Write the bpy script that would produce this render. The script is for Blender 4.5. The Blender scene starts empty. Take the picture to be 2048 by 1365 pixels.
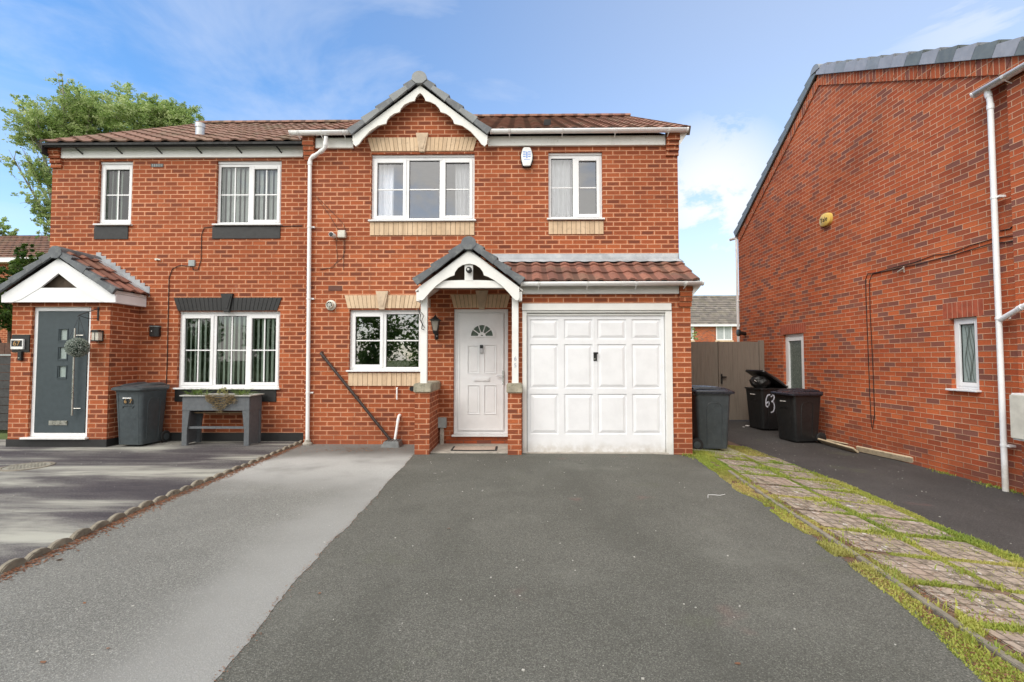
import bpy, bmesh, math, random
from mathutils import Vector, Matrix, Euler, noise as mnoise
random.seed(7)
R = math.radians
C = bpy.context.scene.collection
# ------------------------------------------------------------------ camera
F = 960.0; H = 1.39
PITCH = math.atan(37.5/F); YAW = math.atan(13/F)
cd = bpy.data.cameras.new('camera'); cam = bpy.data.objects.new('camera', cd); C.objects.link(cam)
cam.location = (0, 0, H); cam.rotation_euler = (math.pi/2+PITCH, 0, YAW)
cd.sensor_width = 36; cd.lens = F/2048*36; cd.clip_start = .05; cd.clip_end = 3000
bpy.context.scene.camera = cam
RM = Euler((math.pi/2+PITCH, 0, YAW)).to_matrix()
def ray(px, py): return RM @ Vector(((px-1024)/F, -(py-682.5)/F, -1))
def PY(px, py, Y):            # measured photo point -> (X, Z) on the plane at depth Y
    d = ray(px, py); t = Y/d.y; return (d.x*t, H+d.z*t)
def PX(px, py, X):            # -> (Y, Z) on the plane at X
    d = ray(px, py); t = X/d.x; return (d.y*t, H+d.z*t)
def sstep(a, b, x):
    t = min(1, max(0, (x-a)/(b-a))); return t*t*(3-2*t)
def gz(X, Y):                 # lie of the land: falls gently to the right
    z = 0.0
    if X > 2.3: z = -.14*min(1, (X-2.3)/1.6)
    if X > 3.9: z -= .07*min(1, (X-3.9)/2.1)
    z += .08*sstep(9, 12, Y)*(1 if X > 2.6 else 0)
    return z
def PG(px, py):
    d = ray(px, py); z = 0
    for _ in range(8):
        t = (z-H)/d.z; z = gz(d.x*t, d.y*t)
    return (d.x*t, d.y*t)
# ------------------------------------------------------------------ node helpers
MATS = {}
class NT:
    def __init__(s, name):
        s.m = bpy.data.materials.new(name); s.m.use_nodes = True
        s.t = s.m.node_tree; s.n = s.t.nodes; s.l = s.t.links
        s.b = s.n['Principled BSDF']; s.out = s.n['Material Output']; MATS[name] = s.m
    def node(s, ty, **k):
        n = s.n.new(ty)
        for a, v in k.items(): setattr(n, a, v)
        return n
    def put(s, sock, v):
        if isinstance(v, bpy.types.NodeSocket): s.l.new(v, sock)
        elif v is not None:
            if sock.type == 'RGBA' and len(v) == 3: v = (*v, 1)
            sock.default_value = v
    def M(s, op, a, b=None, c=None, clamp=False):
        n = s.node('ShaderNodeMath', operation=op); n.use_clamp = clamp
        s.put(n.inputs[0], a); s.put(n.inputs[1], b); s.put(n.inputs[2], c); return n.outputs[0]
    def ss(s, v, a, b, lo=0.0, hi=1.0):
        n = s.node('ShaderNodeMapRange', interpolation_type='SMOOTHSTEP')
        s.put(n.inputs[0], v); s.put(n.inputs[1], a); s.put(n.inputs[2], b); n.inputs[3].default_value = lo; n.inputs[4].default_value = hi
        return n.outputs[0]
    def mix(s, f, a, b, mode='MIX'):
        n = s.node('ShaderNodeMix', data_type='RGBA', blend_type=mode)
        s.put(n.inputs[0], f); s.put(n.inputs[6], a); s.put(n.inputs[7], b); return n.outputs[2]
    def ramp(s, f, stops, interp='LINEAR'):
        n = s.node('ShaderNodeValToRGB'); r = n.color_ramp; r.interpolation = interp
        while len(r.elements) < len(stops): r.elements.new(.5)
        for e, (p, c) in zip(r.elements, stops): e.position = p; e.color = (*c, 1)
        s.put(n.inputs[0], f); return n.outputs[0]
    def noise(s, vec, scale, detail=4, rough=.55, dist=0):
        n = s.node('ShaderNodeTexNoise'); s.put(n.inputs['Vector'], vec)
        n.inputs['Scale'].default_value = scale; n.inputs['Detail'].default_value = detail
        n.inputs['Roughness'].default_value = rough; n.inputs['Distortion'].default_value = dist
        return n.outputs[0]
    def vor(s, vec, scale, feat='F1', out=0):
        n = s.node('ShaderNodeTexVoronoi', feature=feat); s.put(n.inputs['Vector'], vec); n.inputs['Scale'].default_value = scale
        return n.outputs[out]
    def mapping(s, vec, scale=(1, 1, 1), rot=(0, 0, 0), loc=(0, 0, 0)):
        n = s.node('ShaderNodeMapping'); s.put(n.inputs[0], vec)
        n.inputs['Scale'].default_value = scale; n.inputs['Rotation'].default_value = rot; n.inputs['Location'].default_value = loc
        return n.outputs[0]
    def uv(s): return s.node('ShaderNodeUVMap').outputs[0]
    def obj(s): return s.node('ShaderNodeTexCoord').outputs['Object']
    def pos(s): return s.node('ShaderNodeNewGeometry').outputs['Position']
    def sep(s, v):
        n = s.node('ShaderNodeSeparateXYZ'); s.put(n.inputs[0], v); return n.outputs
    def comb(s, x, y, z=0.0):
        n = s.node('ShaderNodeCombineXYZ'); s.put(n.inputs[0], x); s.put(n.inputs[1], y); s.put(n.inputs[2], z); return n.outputs[0]
    def white(s, v, out=0):
        n = s.node('ShaderNodeTexWhiteNoise', noise_dimensions='2D'); s.put(n.inputs[0], v); return n.outputs[out]
    def bump(s, h, strength=.5, dist=.01, prev=None):
        n = s.node('ShaderNodeBump'); n.inputs['Strength'].default_value = strength; n.inputs['Distance'].default_value = dist
        s.put(n.inputs['Height'], h)
        if prev is not None: s.put(n.inputs['Normal'], prev)
        return n.outputs[0]
    def done(s, col=None, rough=None, nrm=None, spec=None, metal=None):
        s.put(s.b.inputs['Base Color'], col); s.put(s.b.inputs['Roughness'], rough)
        if nrm is not None: s.l.new(nrm, s.b.inputs['Normal'])
        if spec is not None: s.put(s.b.inputs['Specular IOR Level'], spec)
        if metal is not None: s.put(s.b.inputs['Metallic'], metal)
        return s.m
def brick_mat(name, style, soldier=False):
    t = NT(name); o = t.sep(t.uv()); u, v = o[0], o[1]
    if soldier: u, v = v, u
    wob = t.noise(t.uv(), 9, 2)
    v2 = t.M('ADD', v, t.M('MULTIPLY', t.M('SUBTRACT', wob, .5), .004))
    u2 = t.M('ADD', u, t.M('MULTIPLY', t.M('SUBTRACT', t.noise(t.uv(), 23, 2), .5), .006))
    rv = t.M('DIVIDE', v2, .075); row = t.M('FLOOR', rv); fv = t.M('FRACT', rv)
    off = t.M('MULTIPLY', t.M('FLOORED_MODULO', row, 2.0), .5) if not soldier else 0.0
    ru = t.M('ADD', t.M('DIVIDE', u2, .225), off); colm = t.M('FLOOR', ru); fu = t.M('FRACT', ru)
    rnd = t.sep(t.white(t.comb(colm, row), 1)); r1, r2, r3 = rnd[0], rnd[1], rnd[2]
    du = t.M('MULTIPLY', t.M('MINIMUM', fu, t.M('SUBTRACT', 1.0, fu)), .225)
    dv = t.M('MULTIPLY', t.M('MINIMUM', fv, t.M('SUBTRACT', 1.0, fv)), .075)
    dm = t.M('MINIMUM', du, dv)
    n1 = t.noise(t.uv(), 60, 4, .6)
    dmn = t.M('ADD', dm, t.M('MULTIPLY', t.M('SUBTRACT', n1, .5), .004))
    face = t.ss(dmn, .0035, .0068)
    big = t.noise(t.uv(), .55, 4, .6)
    if style == 'main':
        e = t.M('MULTIPLY', t.ss(t.M('ADD', du, t.M('MULTIPLY', t.M('SUBTRACT', n1, .5), .03)), .004, .030), t.ss(dv, .006, .017))
        n2 = t.noise(t.mapping(t.uv(), (22, 60, 1)), 1.0, 4, .7); st = t.M('MULTIPLY', e, t.ss(t.M('ADD', t.M('MULTIPLY', n2, 1.1), r1), .20, .95))
        lite = t.ramp(r2, [(0, (.53, .145, .050)), (.5, (.60, .175, .063)), (1, (.46, .120, .042))])
        dark = t.ramp(r3, [(0, (.25, .066, .030)), (.3, (.35, .094, .038)), (.55, (.145, .050, .033)), (.75, (.29, .076, .034)), (1, (.44, .122, .048))])
        c = t.mix(t.M('MULTIPLY', st, .92), lite, dark); mortar = (.72, .43, .28)
    else:
        st = t.ss(t.M('ADD', t.M('MULTIPLY', n1, .8), r2), .8, 1.3)
        lite = t.ramp(r1, [(0, (.56, .128, .045)), (.25, (.65, .165, .058)), (.5, (.50, .105, .040)), (.72, (.60, .145, .052)), (.80, (.38, .110, .060)), (.88, (.25, .110, .085)), (1, (.30, .120, .088))], 'LINEAR')
        c = t.mix(t.M('MULTIPLY', st, .35), lite, (.20, .055, .035)); mortar = (.70, .42, .27)
        if style == 'plinth': mortar = (.34, .16, .10)
    c = t.mix(t.M('MULTIPLY', t.ss(t.M('ABSOLUTE', t.M('SUBTRACT', t.vor(t.uv(), 2.2), .3)), 0.0, .5), .0), c, c)
    c = t.mix(t.ss(n1, .35, .8, .0, .42), c, (.23, .075, .045))
    c = t.mix(t.ss(t.noise(t.uv(), 130, 3, .7), .58, .72, 0, .4), c, (.12, .05, .035))
    c = t.mix(t.M('MULTIPLY', t.ss(t.sep(t.pos())[2], 2.6, 5.0), .22), c, (.22, .062, .035))
    mc = t.mix(t.ss(t.noise(t.uv(), 3.1, 3), .35, .7), mortar, tuple(k*.68 for k in mortar))
    c = t.mix(face, mc, c)
    c = t.mix(t.ss(big, .35, .7), c, t.mix(1.0, c, (.80, .77, .76), 'MULTIPLY'))
    streak = t.noise(t.mapping(t.uv(), (5, .5, 1)), 1.2, 4, .6)     # rain run-off stains
    c = t.mix(t.ss(streak, .56, .78, 0, .35), c, (.19, .085, .06))
    # efflorescence and worn pale patches
    c = t.mix(t.ss(t.noise(t.uv(), 1.7, 6, .7), .64, .76, 0, .25), c, (.62, .42, .33))
    # damp, darker bricks just above ground level
    zz = t.sep(t.pos())[2]
    c = t.mix(t.M('MULTIPLY', t.ss(zz, .55, -.1), t.ss(t.noise(t.uv(), 2.4, 5), .3, .7, .15, .6)), c, (.17, .055, .035))
    h = t.M('ADD', t.M('MULTIPLY', t.ss(dmn, .002, .009), 1.0), t.M('MULTIPLY', n1, .35))
    return t.done(c, .9, t.bump(h, .7, .006), .2)
def plain(name, col, rough=.5, var=.12, scale=8, bump=0, spec=.5, metal=0, dirt=None, dirtamt=.3, coord='obj', bscale=60):
    t = NT(name); v = t.pos()
    n = t.noise(v, scale, 5, .6)
    c = t.mix(t.ss(n, .25, .75), tuple(k*(1-var) for k in col), tuple(min(1, k*(1+var)) for k in col))
    if dirt: c = t.mix(t.ss(t.noise(v, scale*1.9+3, 6, .65), .5, .72, 0, dirtamt), c, dirt)
    rr = t.ss(t.noise(v, scale*2, 3), .3, .7, max(.03, rough-.08), min(1, rough+.1))
    nb = t.bump(t.noise(v, bscale, 4), bump, .004) if bump else None
    return t.done(c, rr, nb, spec, metal)
def tile_mat(name, cols, tw=.3, th=.3, lichen=.35, bumpy=.5, lcol=(.42, .36, .27), trough=True):
    t = NT(name); o = t.sep(t.uv())
    cell = t.comb(t.M('FLOOR', t.M('DIVIDE', o[0], tw)), t.M('FLOOR', t.M('DIVIDE', o[1], th)))
    r = t.white(cell)
    c = t.ramp(r, [(i/(len(cols)-1), k) for i, k in enumerate(cols)])
    n = t.noise(t.uv(), 14, 5, .65)
    c = t.mix(t.ss(n, .45, .75, 0, .6), c, tuple(k*.45 for k in cols[0]))
    c = t.mix(t.ss(t.noise(t.uv(), 30, 5, .7), .60, .68, 0, lichen), c, lcol)
    c = t.mix(t.ss(t.noise(t.uv(), 1.3, 4), .45, .7, 0, lichen), c, (.17, .16, .10))
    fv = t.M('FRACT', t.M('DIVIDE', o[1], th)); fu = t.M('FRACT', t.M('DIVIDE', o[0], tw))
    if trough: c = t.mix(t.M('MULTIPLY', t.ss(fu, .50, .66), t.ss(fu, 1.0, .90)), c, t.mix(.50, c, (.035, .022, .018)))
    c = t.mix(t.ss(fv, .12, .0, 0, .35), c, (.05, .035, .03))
    return t.done(c, .85, t.bump(n, bumpy, .004), .25)
def asphalt(name, base, lite, patch, kind):
    t = NT(name); p = t.pos(); o = t.sep(p)
    ag = t.vor(p, 210, out=1); agv = t.sep(ag)[0]; agv = t.M('ADD', t.M('MULTIPLY', agv, .55), t.M('MULTIPLY', t.noise(p, 110, 4, .75), .45))
    fine = t.noise(p, 150, 3, .7); mid = t.noise(p, 26, 4, .7); big = t.noise(p, .8, 5, .6, .4)
    c = t.mix(t.ss(big, .35, .68), base, lite)
    c = t.mix(t.ss(agv, .62, .30, .0, .62), c, tuple(k*.42 for k in base))
    c = t.mix(t.ss(agv, .68, .76, 0, .55), c, tuple(min(1, k*1.8) for k in lite))
    c = t.mix(t.ss(mid, .55, .75, 0, .22), c, tuple(k*.55 for k in base))
    if kind == 'light':
        g = t.ss(t.M('ADD', o[0], t.M('MULTIPLY', t.M('SUBTRACT', t.noise(p, .9, 3), .5), 1.1)), -2.3, -1.40)
        c = t.mix(t.M('MULTIPLY', g, .62), c, t.mix(t.ss(agv, .1, .6), patch, tuple(k*.66 for k in patch)))
        far = t.M('MULTIPLY', t.ss(o[1], 4.6, 6.4), t.ss(t.noise(p, 1.1, 3), .3, .6, .3, .9))
        c = t.mix(far, c, t.mix(t.ss(agv, .2, .7), tuple(k*1.12 for k in patch), tuple(k*.8 for k in patch)))
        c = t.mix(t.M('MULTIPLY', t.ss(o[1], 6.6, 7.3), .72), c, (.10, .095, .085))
    elif kind == 'streak':
        s = t.noise(t.mapping(p, (.30, 1.5, 1), (0, 0, R(-20))), 1.0, 5, .6, .4)
        c = t.mix(t.ss(s, .44, .64, 0, .85), c, patch)
        c = t.mix(t.ss(s, .48, .34, 0, .7), c, (.038, .033, .040))
    else:
        c = t.mix(t.ss(t.noise(p, .9, 5, .6), .5, .78, 0, .42), c, patch)
        c = t.mix(t.ss(t.noise(t.mapping(p, (1.6, .5, 1), loc=(3, 3, 0)), .8, 4, .6), .5, .72, 0, .4), c, tuple(k*.62 for k in base))
        c = t.mix(t.ss(t.noise(t.mapping(p, loc=(4, 2, 0)), 1.4, 3), .66, .75, 0, .22), c, (.26, .12, .11))
        c = t.mix(t.ss(t.noise(t.mapping(p, loc=(1, 7, 0)), .9, 5, .65), .58, .72, 0, .45), c, (.11, .12, .075))
        c = t.mix(t.ss(t.vor(p, .9), .06, .02, 0, .5), c, (.04, .04, .04))
    h = t.M('ADD', t.M('MULTIPLY', agv, .6), fine)
    return t.done(c, .92, t.bump(h, .75, .006), .25)
def glass_mat(name, tint=(.62, .66, .66), refl=.3):
    t = NT(name); t.n.remove(t.b)
    tr = t.node('ShaderNodeBsdfTransparent'); tr.inputs[0].default_value = (*tint, 1)
    gl = t.node('ShaderNodeBsdfGlossy'); gl.inputs[0].default_value = (1, 1, 1, 1); gl.inputs['Roughness'].default_value = .012
    w = t.noise(t.pos(), 1.6, 2); t.l.new(t.bump(w, .06, .02), gl.inputs['Normal'])
    fr = t.node('ShaderNodeFresnel'); fr.inputs[0].default_value = 1.5
    f = t.M('ADD', fr.outputs[0], refl, clamp=True)
    mx = t.node('ShaderNodeMixShader'); t.l.new(f, mx.inputs[0]); t.l.new(tr.outputs[0], mx.inputs[1]); t.l.new(gl.outputs[0], mx.inputs[2])
    t.l.new(mx.outputs[0], t.out.inputs[0]); return t.m
def leaf_mat(name, a, b, c3):
    t = NT(name); o = t.sep(t.uv())
    c = t.ramp(o[0], [(0, a), (.5, b), (1, c3)])
    c = t.mix(t.ss(t.noise(t.pos(), 1.3, 3), .3, .7, 0, .45), c, tuple(k*.55 for k in a))
    t.done(c, .55, None, .3)
    tl = t.node('ShaderNodeBsdfTranslucent'); t.l.new(c, tl.inputs[0])
    mx = t.node('ShaderNodeMixShader'); mx.inputs[0].default_value = .45
    t.l.new(t.b.outputs[0], mx.inputs[1]); t.l.new(tl.outputs[0], mx.inputs[2]); t.l.new(mx.outputs[0], t.out.inputs[0]); return t.m
brick = brick_mat('brick_smeared', 'main'); brickR = brick_mat('brick_multi', 'right'); brickP = brick_mat('brick_porch_base', 'plinth')
soldR = brick_mat('brick_soldier', 'right', True)
def cream_mat():
    t = NT('cream_brick'); o = t.sep(t.uv())
    r = t.white(t.comb(t.M('FLOOR', t.M('DIVIDE', o[0], .075)), 1.0))
    c = t.ramp(r, [(0, (.62, .45, .29)), (.5, (.70, .53, .36)), (1, (.56, .41, .27))])
    c = t.mix(t.ss(t.noise(t.pos(), 14, 5), .5, .75, 0, .45), c, (.40, .30, .21))
    return t.done(c, .85, t.bump(t.noise(t.pos(), 90, 3), .3, .003), .2)
cream = cream_mat()
def weathered(name, base, chip, amt, rough=.45):
    t = NT(name); p = t.pos()
    c = t.mix(t.ss(t.noise(p, 5, 5), .35, .7), base, tuple(k*.94 for k in base))
    c = t.mix(t.ss(t.noise(t.mapping(p, (1, 1, .35)), 9, 6, .7), .52, .75, 0, amt), c, (.42, .41, .34))
    c = t.mix(t.ss(t.noise(p, 38, 5, .7), .63, .68, 0, min(1, amt*2)), c, chip)
    c = t.mix(t.M('MULTIPLY', t.ss(t.sep(p)[2], .22, .0), t.ss(t.noise(p, 11, 5), .3, .7, .2, .7)), c, (.42, .38, .31))
    return t.done(c, rough, t.bump(t.noise(p, 40, 4), .12, .003), .4)
upvc = weathered('white_upvc', (.84, .845, .85), (.74, .74, .72), .03, .3)
paint = weathered('old_white_paint', (.80, .80, .76), (.30, .27, .22), .28, .55)
paint2 = weathered('white_paint', (.83, .83, .80), (.6, .58, .5), .07, .5)
pipew = weathered('white_pipe', (.88, .88, .87), (.7, .69, .65), .07, .35)
gdoor = weathered('garage_door_white', (.83, .84, .86), (.74, .74, .73), .03, .35)
greyverge = plain('verge_grey', (.115, .125, .135), .5, .25, 5, .3, dirt=(.26, .27, .25), dirtamt=.5)
greyverge2 = plain('verge_grey_pale', (.23, .245, .25), .5, .2, 5, .3, dirt=(.34, .34, .3), dirtamt=.4)
lead = plain('lead_flashing', (.36, .38, .40), .42, .22, 3, .25, dirt=(.5, .5, .48), dirtamt=.5)
blackp = plain('black_painted_brick', (.018, .018, .018), .5, .2, 10, .4)
black = plain('black_metal', (.014, .014, .014), .4)
rubber = plain('black_rubber', (.02, .02, .02), .75)
brownp = plain('brown_pipe', (.035, .022, .018), .4, dirt=(.1, .07, .05))
glass = glass_mat('window_glass', (.94, .95, .96), .17); glassb = glass_mat('window_glass_clear', (.85, .90, .86), .05); glassk = glass_mat('window_glass_dark', (.55, .58, .55), .24)
frost = plain('frosted_glass', (.30, .36, .34), .35, .1, 30, .3)
net = plain('net_curtain', (.92, .92, .94), .9, .08)
blind = plain('vertical_blind', (.85, .85, .86), .8, .06)
blindg = plain('vertical_blind_green', (.74, .82, .74), .8, .06)  # slats with a greenish colour of their own
room = plain('room_wall', (.62, .62, .64), .9, .05)
roomd = plain('dark_room_wall', (.15, .18, .15), .9, .2)  # greenish tint stands in for a dark green reflection
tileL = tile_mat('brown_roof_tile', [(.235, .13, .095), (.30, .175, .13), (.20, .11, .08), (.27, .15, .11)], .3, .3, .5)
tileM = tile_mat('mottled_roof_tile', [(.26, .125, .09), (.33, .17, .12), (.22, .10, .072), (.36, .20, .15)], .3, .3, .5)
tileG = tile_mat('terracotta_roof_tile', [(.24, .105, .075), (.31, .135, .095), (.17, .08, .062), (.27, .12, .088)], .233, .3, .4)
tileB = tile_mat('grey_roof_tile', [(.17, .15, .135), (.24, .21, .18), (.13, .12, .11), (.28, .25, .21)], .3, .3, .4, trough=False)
stone = plain('sandstone_cap', (.36, .33, .25), .9, .25, 9, .6, dirt=(.09, .10, .06), dirtamt=.7)
conc = plain('concrete', (.40, .37, .32), .92, .2, 6, .5, dirt=(.16, .15, .12), dirtamt=.6)
edgem = plain('weathered_edging', (.22, .195, .15), .92, .3, 9, .7, dirt=(.08, .075, .06), dirtamt=.8)
darkdoor = plain('anthracite_door', (.050, .066, .074), .42, .10, 14, .15, spec=.4)
greypl = plain('grey_bin_plastic', (.050, .063, .070), .42, .15, 12, .15, dirt=(.10, .11, .11), dirtamt=.4)
blackpl = plain('black_bin_plastic', (.017, .018, .019), .36, .2, 12, .15, dirt=(.05, .05, .045), dirtamt=.4)
sheenpl = plain('bin_plastic_blue_sheen', (.022, .025, .034), .3, .2, 12, .1)  # bluish reflection on the bin lids is put into this colour
steel = plain('brushed_steel', (.55, .54, .50), .3, metal=1)
greywood = plain('grey_painted_wood', (.105, .115, .125), .6, .15, 20, .2, dirt=(.18, .17, .15))
timber = plain('raw_timber', (.50, .41, .28), .85, .22, 14, .4, dirt=(.28, .22, .15), dirtamt=.6)
fencew = plain('dark_fence_wood', (.055, .055, .055), .8, .25, 18, .4)
fenceb = plain('brown_fence_wood', (.12, .065, .045), .85, .25, 18, .4)
def gate_mat():
    t = NT('grey_brown_gate_wood'); p = t.pos()
    g = t.noise(t.mapping(p, (9, 9, .5)), 3, 5, .6)
    c = t.ramp(g, [(.25, (.17, .145, .115)), (.5, (.25, .215, .175)), (.75, (.20, .17, .14))])
    return t.done(c, .8, t.bump(g, .3, .004), .25)
gatem = gate_mat()
soil = plain('soil', (.14, .09, .06), .95, .35, 20, .8, dirt=(.22, .17, .09), dirtamt=.6)
bark = plain('birch_bark', (.34, .31, .27), .85, .4, 9, .5, dirt=(.05, .045, .04), dirtamt=.9)
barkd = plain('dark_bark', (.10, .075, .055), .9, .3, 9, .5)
white = plain('white_plastic', (.80, .80, .78), .35)
offw = plain('off_white_plastic', (.62, .60, .52), .45)
yellow = plain('yellow_alarm_plastic', (.78, .55, .14), .35, .1)
bluel = plain('blue_print', (.22, .36, .72), .4)
brass = plain('gold_number', (.42, .25, .09), .4)
greymb = plain('grey_box_plastic', (.33, .37, .37), .5)
paperm = plain('paper_scrap', (.75, .74, .72), .8)
cablem = plain('black_cable', (.02, .014, .012), .55)
bagm = plain('black_rubbish_bag', (.02, .02, .02), .5, .3, 14, .8)
lampgl = plain('lamp_glass', (.55, .52, .45), .2)
grassm = leaf_mat('grass_blades', (.24, .36, .06), (.50, .52, .11), (.66, .54, .22))
leafb = leaf_mat('birch_leaf', (.24, .36, .10), (.46, .58, .22), (.70, .76, .42))
leafd = leaf_mat('dense_leaf', (.035, .085, .015), (.08, .15, .025), (.14, .20, .04))
leafw = leaf_mat('topiary_leaf', (.10, .14, .10), (.30, .36, .30), (.75, .78, .74))
litterm = leaf_mat('dead_leaf', (.25, .10, .05), (.45, .25, .15), (.18, .08, .05)); leafm = leaf_mat('roadside_leaf', (.09, .17, .04), (.16, .28, .06), (.26, .36, .10))
def slab_mat():
    t = NT('imprinted_slab'); o = t.sep(t.uv())
    wv_ = t.M('MULTIPLY', t.M('SUBTRACT', t.noise(t.uv(), 6, 3), .5), .03); u = t.M('DIVIDE', t.M('ADD', o[0], wv_), 108e-3); v = t.M('DIVIDE', t.M('ADD', o[1], wv_), .112)
    def ed(q, s): f = t.M('FRACT', q); return t.M('MULTIPLY', t.M('MINIMUM', f, t.M('SUBTRACT', 1.0, f)), s)
    d = t.M('MINIMUM', ed(u, 108e-3), ed(v, .112)); n = t.noise(t.pos(), 22, 5, .65)
    gr = t.ss(t.M('ADD', d, t.M('MULTIPLY', t.M('SUBTRACT', n, .5), .008)), .002, .0085)
    r = t.white(t.comb(t.M('FLOOR', u), t.M('FLOOR', v)))
    c = t.ramp(r, [(0, (.35, .285, .225)), (.5, (.42, .35, .285)), (1, (.29, .24, .19))])
    c = t.mix(t.ss(n, .4, .7, 0, .6), c, (.14, .12, .105))
    c = t.mix(t.ss(t.noise(t.pos(), 9, 6, .8), .585, .63, 0, .9), c, (.72, .71, .68))
    c = t.mix(t.ss(t.noise(t.pos(), 16, 5, .7), .5, .62, 0, .75), c, (.085, .07, .05))
    c = t.mix(t.ss(t.noise(t.pos(), 5, 6, .75), .56, .66, 0, .5), c, (.20, .20, .07))
    c = t.mix(t.ss(t.noise(t.pos(), 2.1, 4), .5, .7, 0, .5), c, (.40, .29, .23))
    c = t.mix(t.ss(gr, 0, 1, .38, 1), (.085, .075, .05), c)
    return t.done(c, .92, t.bump(t.M('ADD', gr, t.M('MULTIPLY', n, .5)), .8, .01), .2)
slabm = slab_mat()
tarD = asphalt('dark_tarmac', (.115, .115, .099), (.146, .145, .127), (.22, .22, .194), 'dark')
tarL = asphalt('pale_tarmac', (.190, .190, .174), (.235, .235, .215), (.46, .46, .44), 'light')
tarS = asphalt('streaked_tarmac', (.098, .088, .092), (.15, .144, .138), (.44, .44, .38), 'streak')
tarR = asphalt('side_tarmac', (.068, .064, .062), (.095, .090, .086), (.115, .11, .10), 'dark')
turf = plain('rough_turf', (.08, .12, .03), .95, .3, 3, .6, dirt=(.16, .14, .06), dirtamt=.5)
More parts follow.
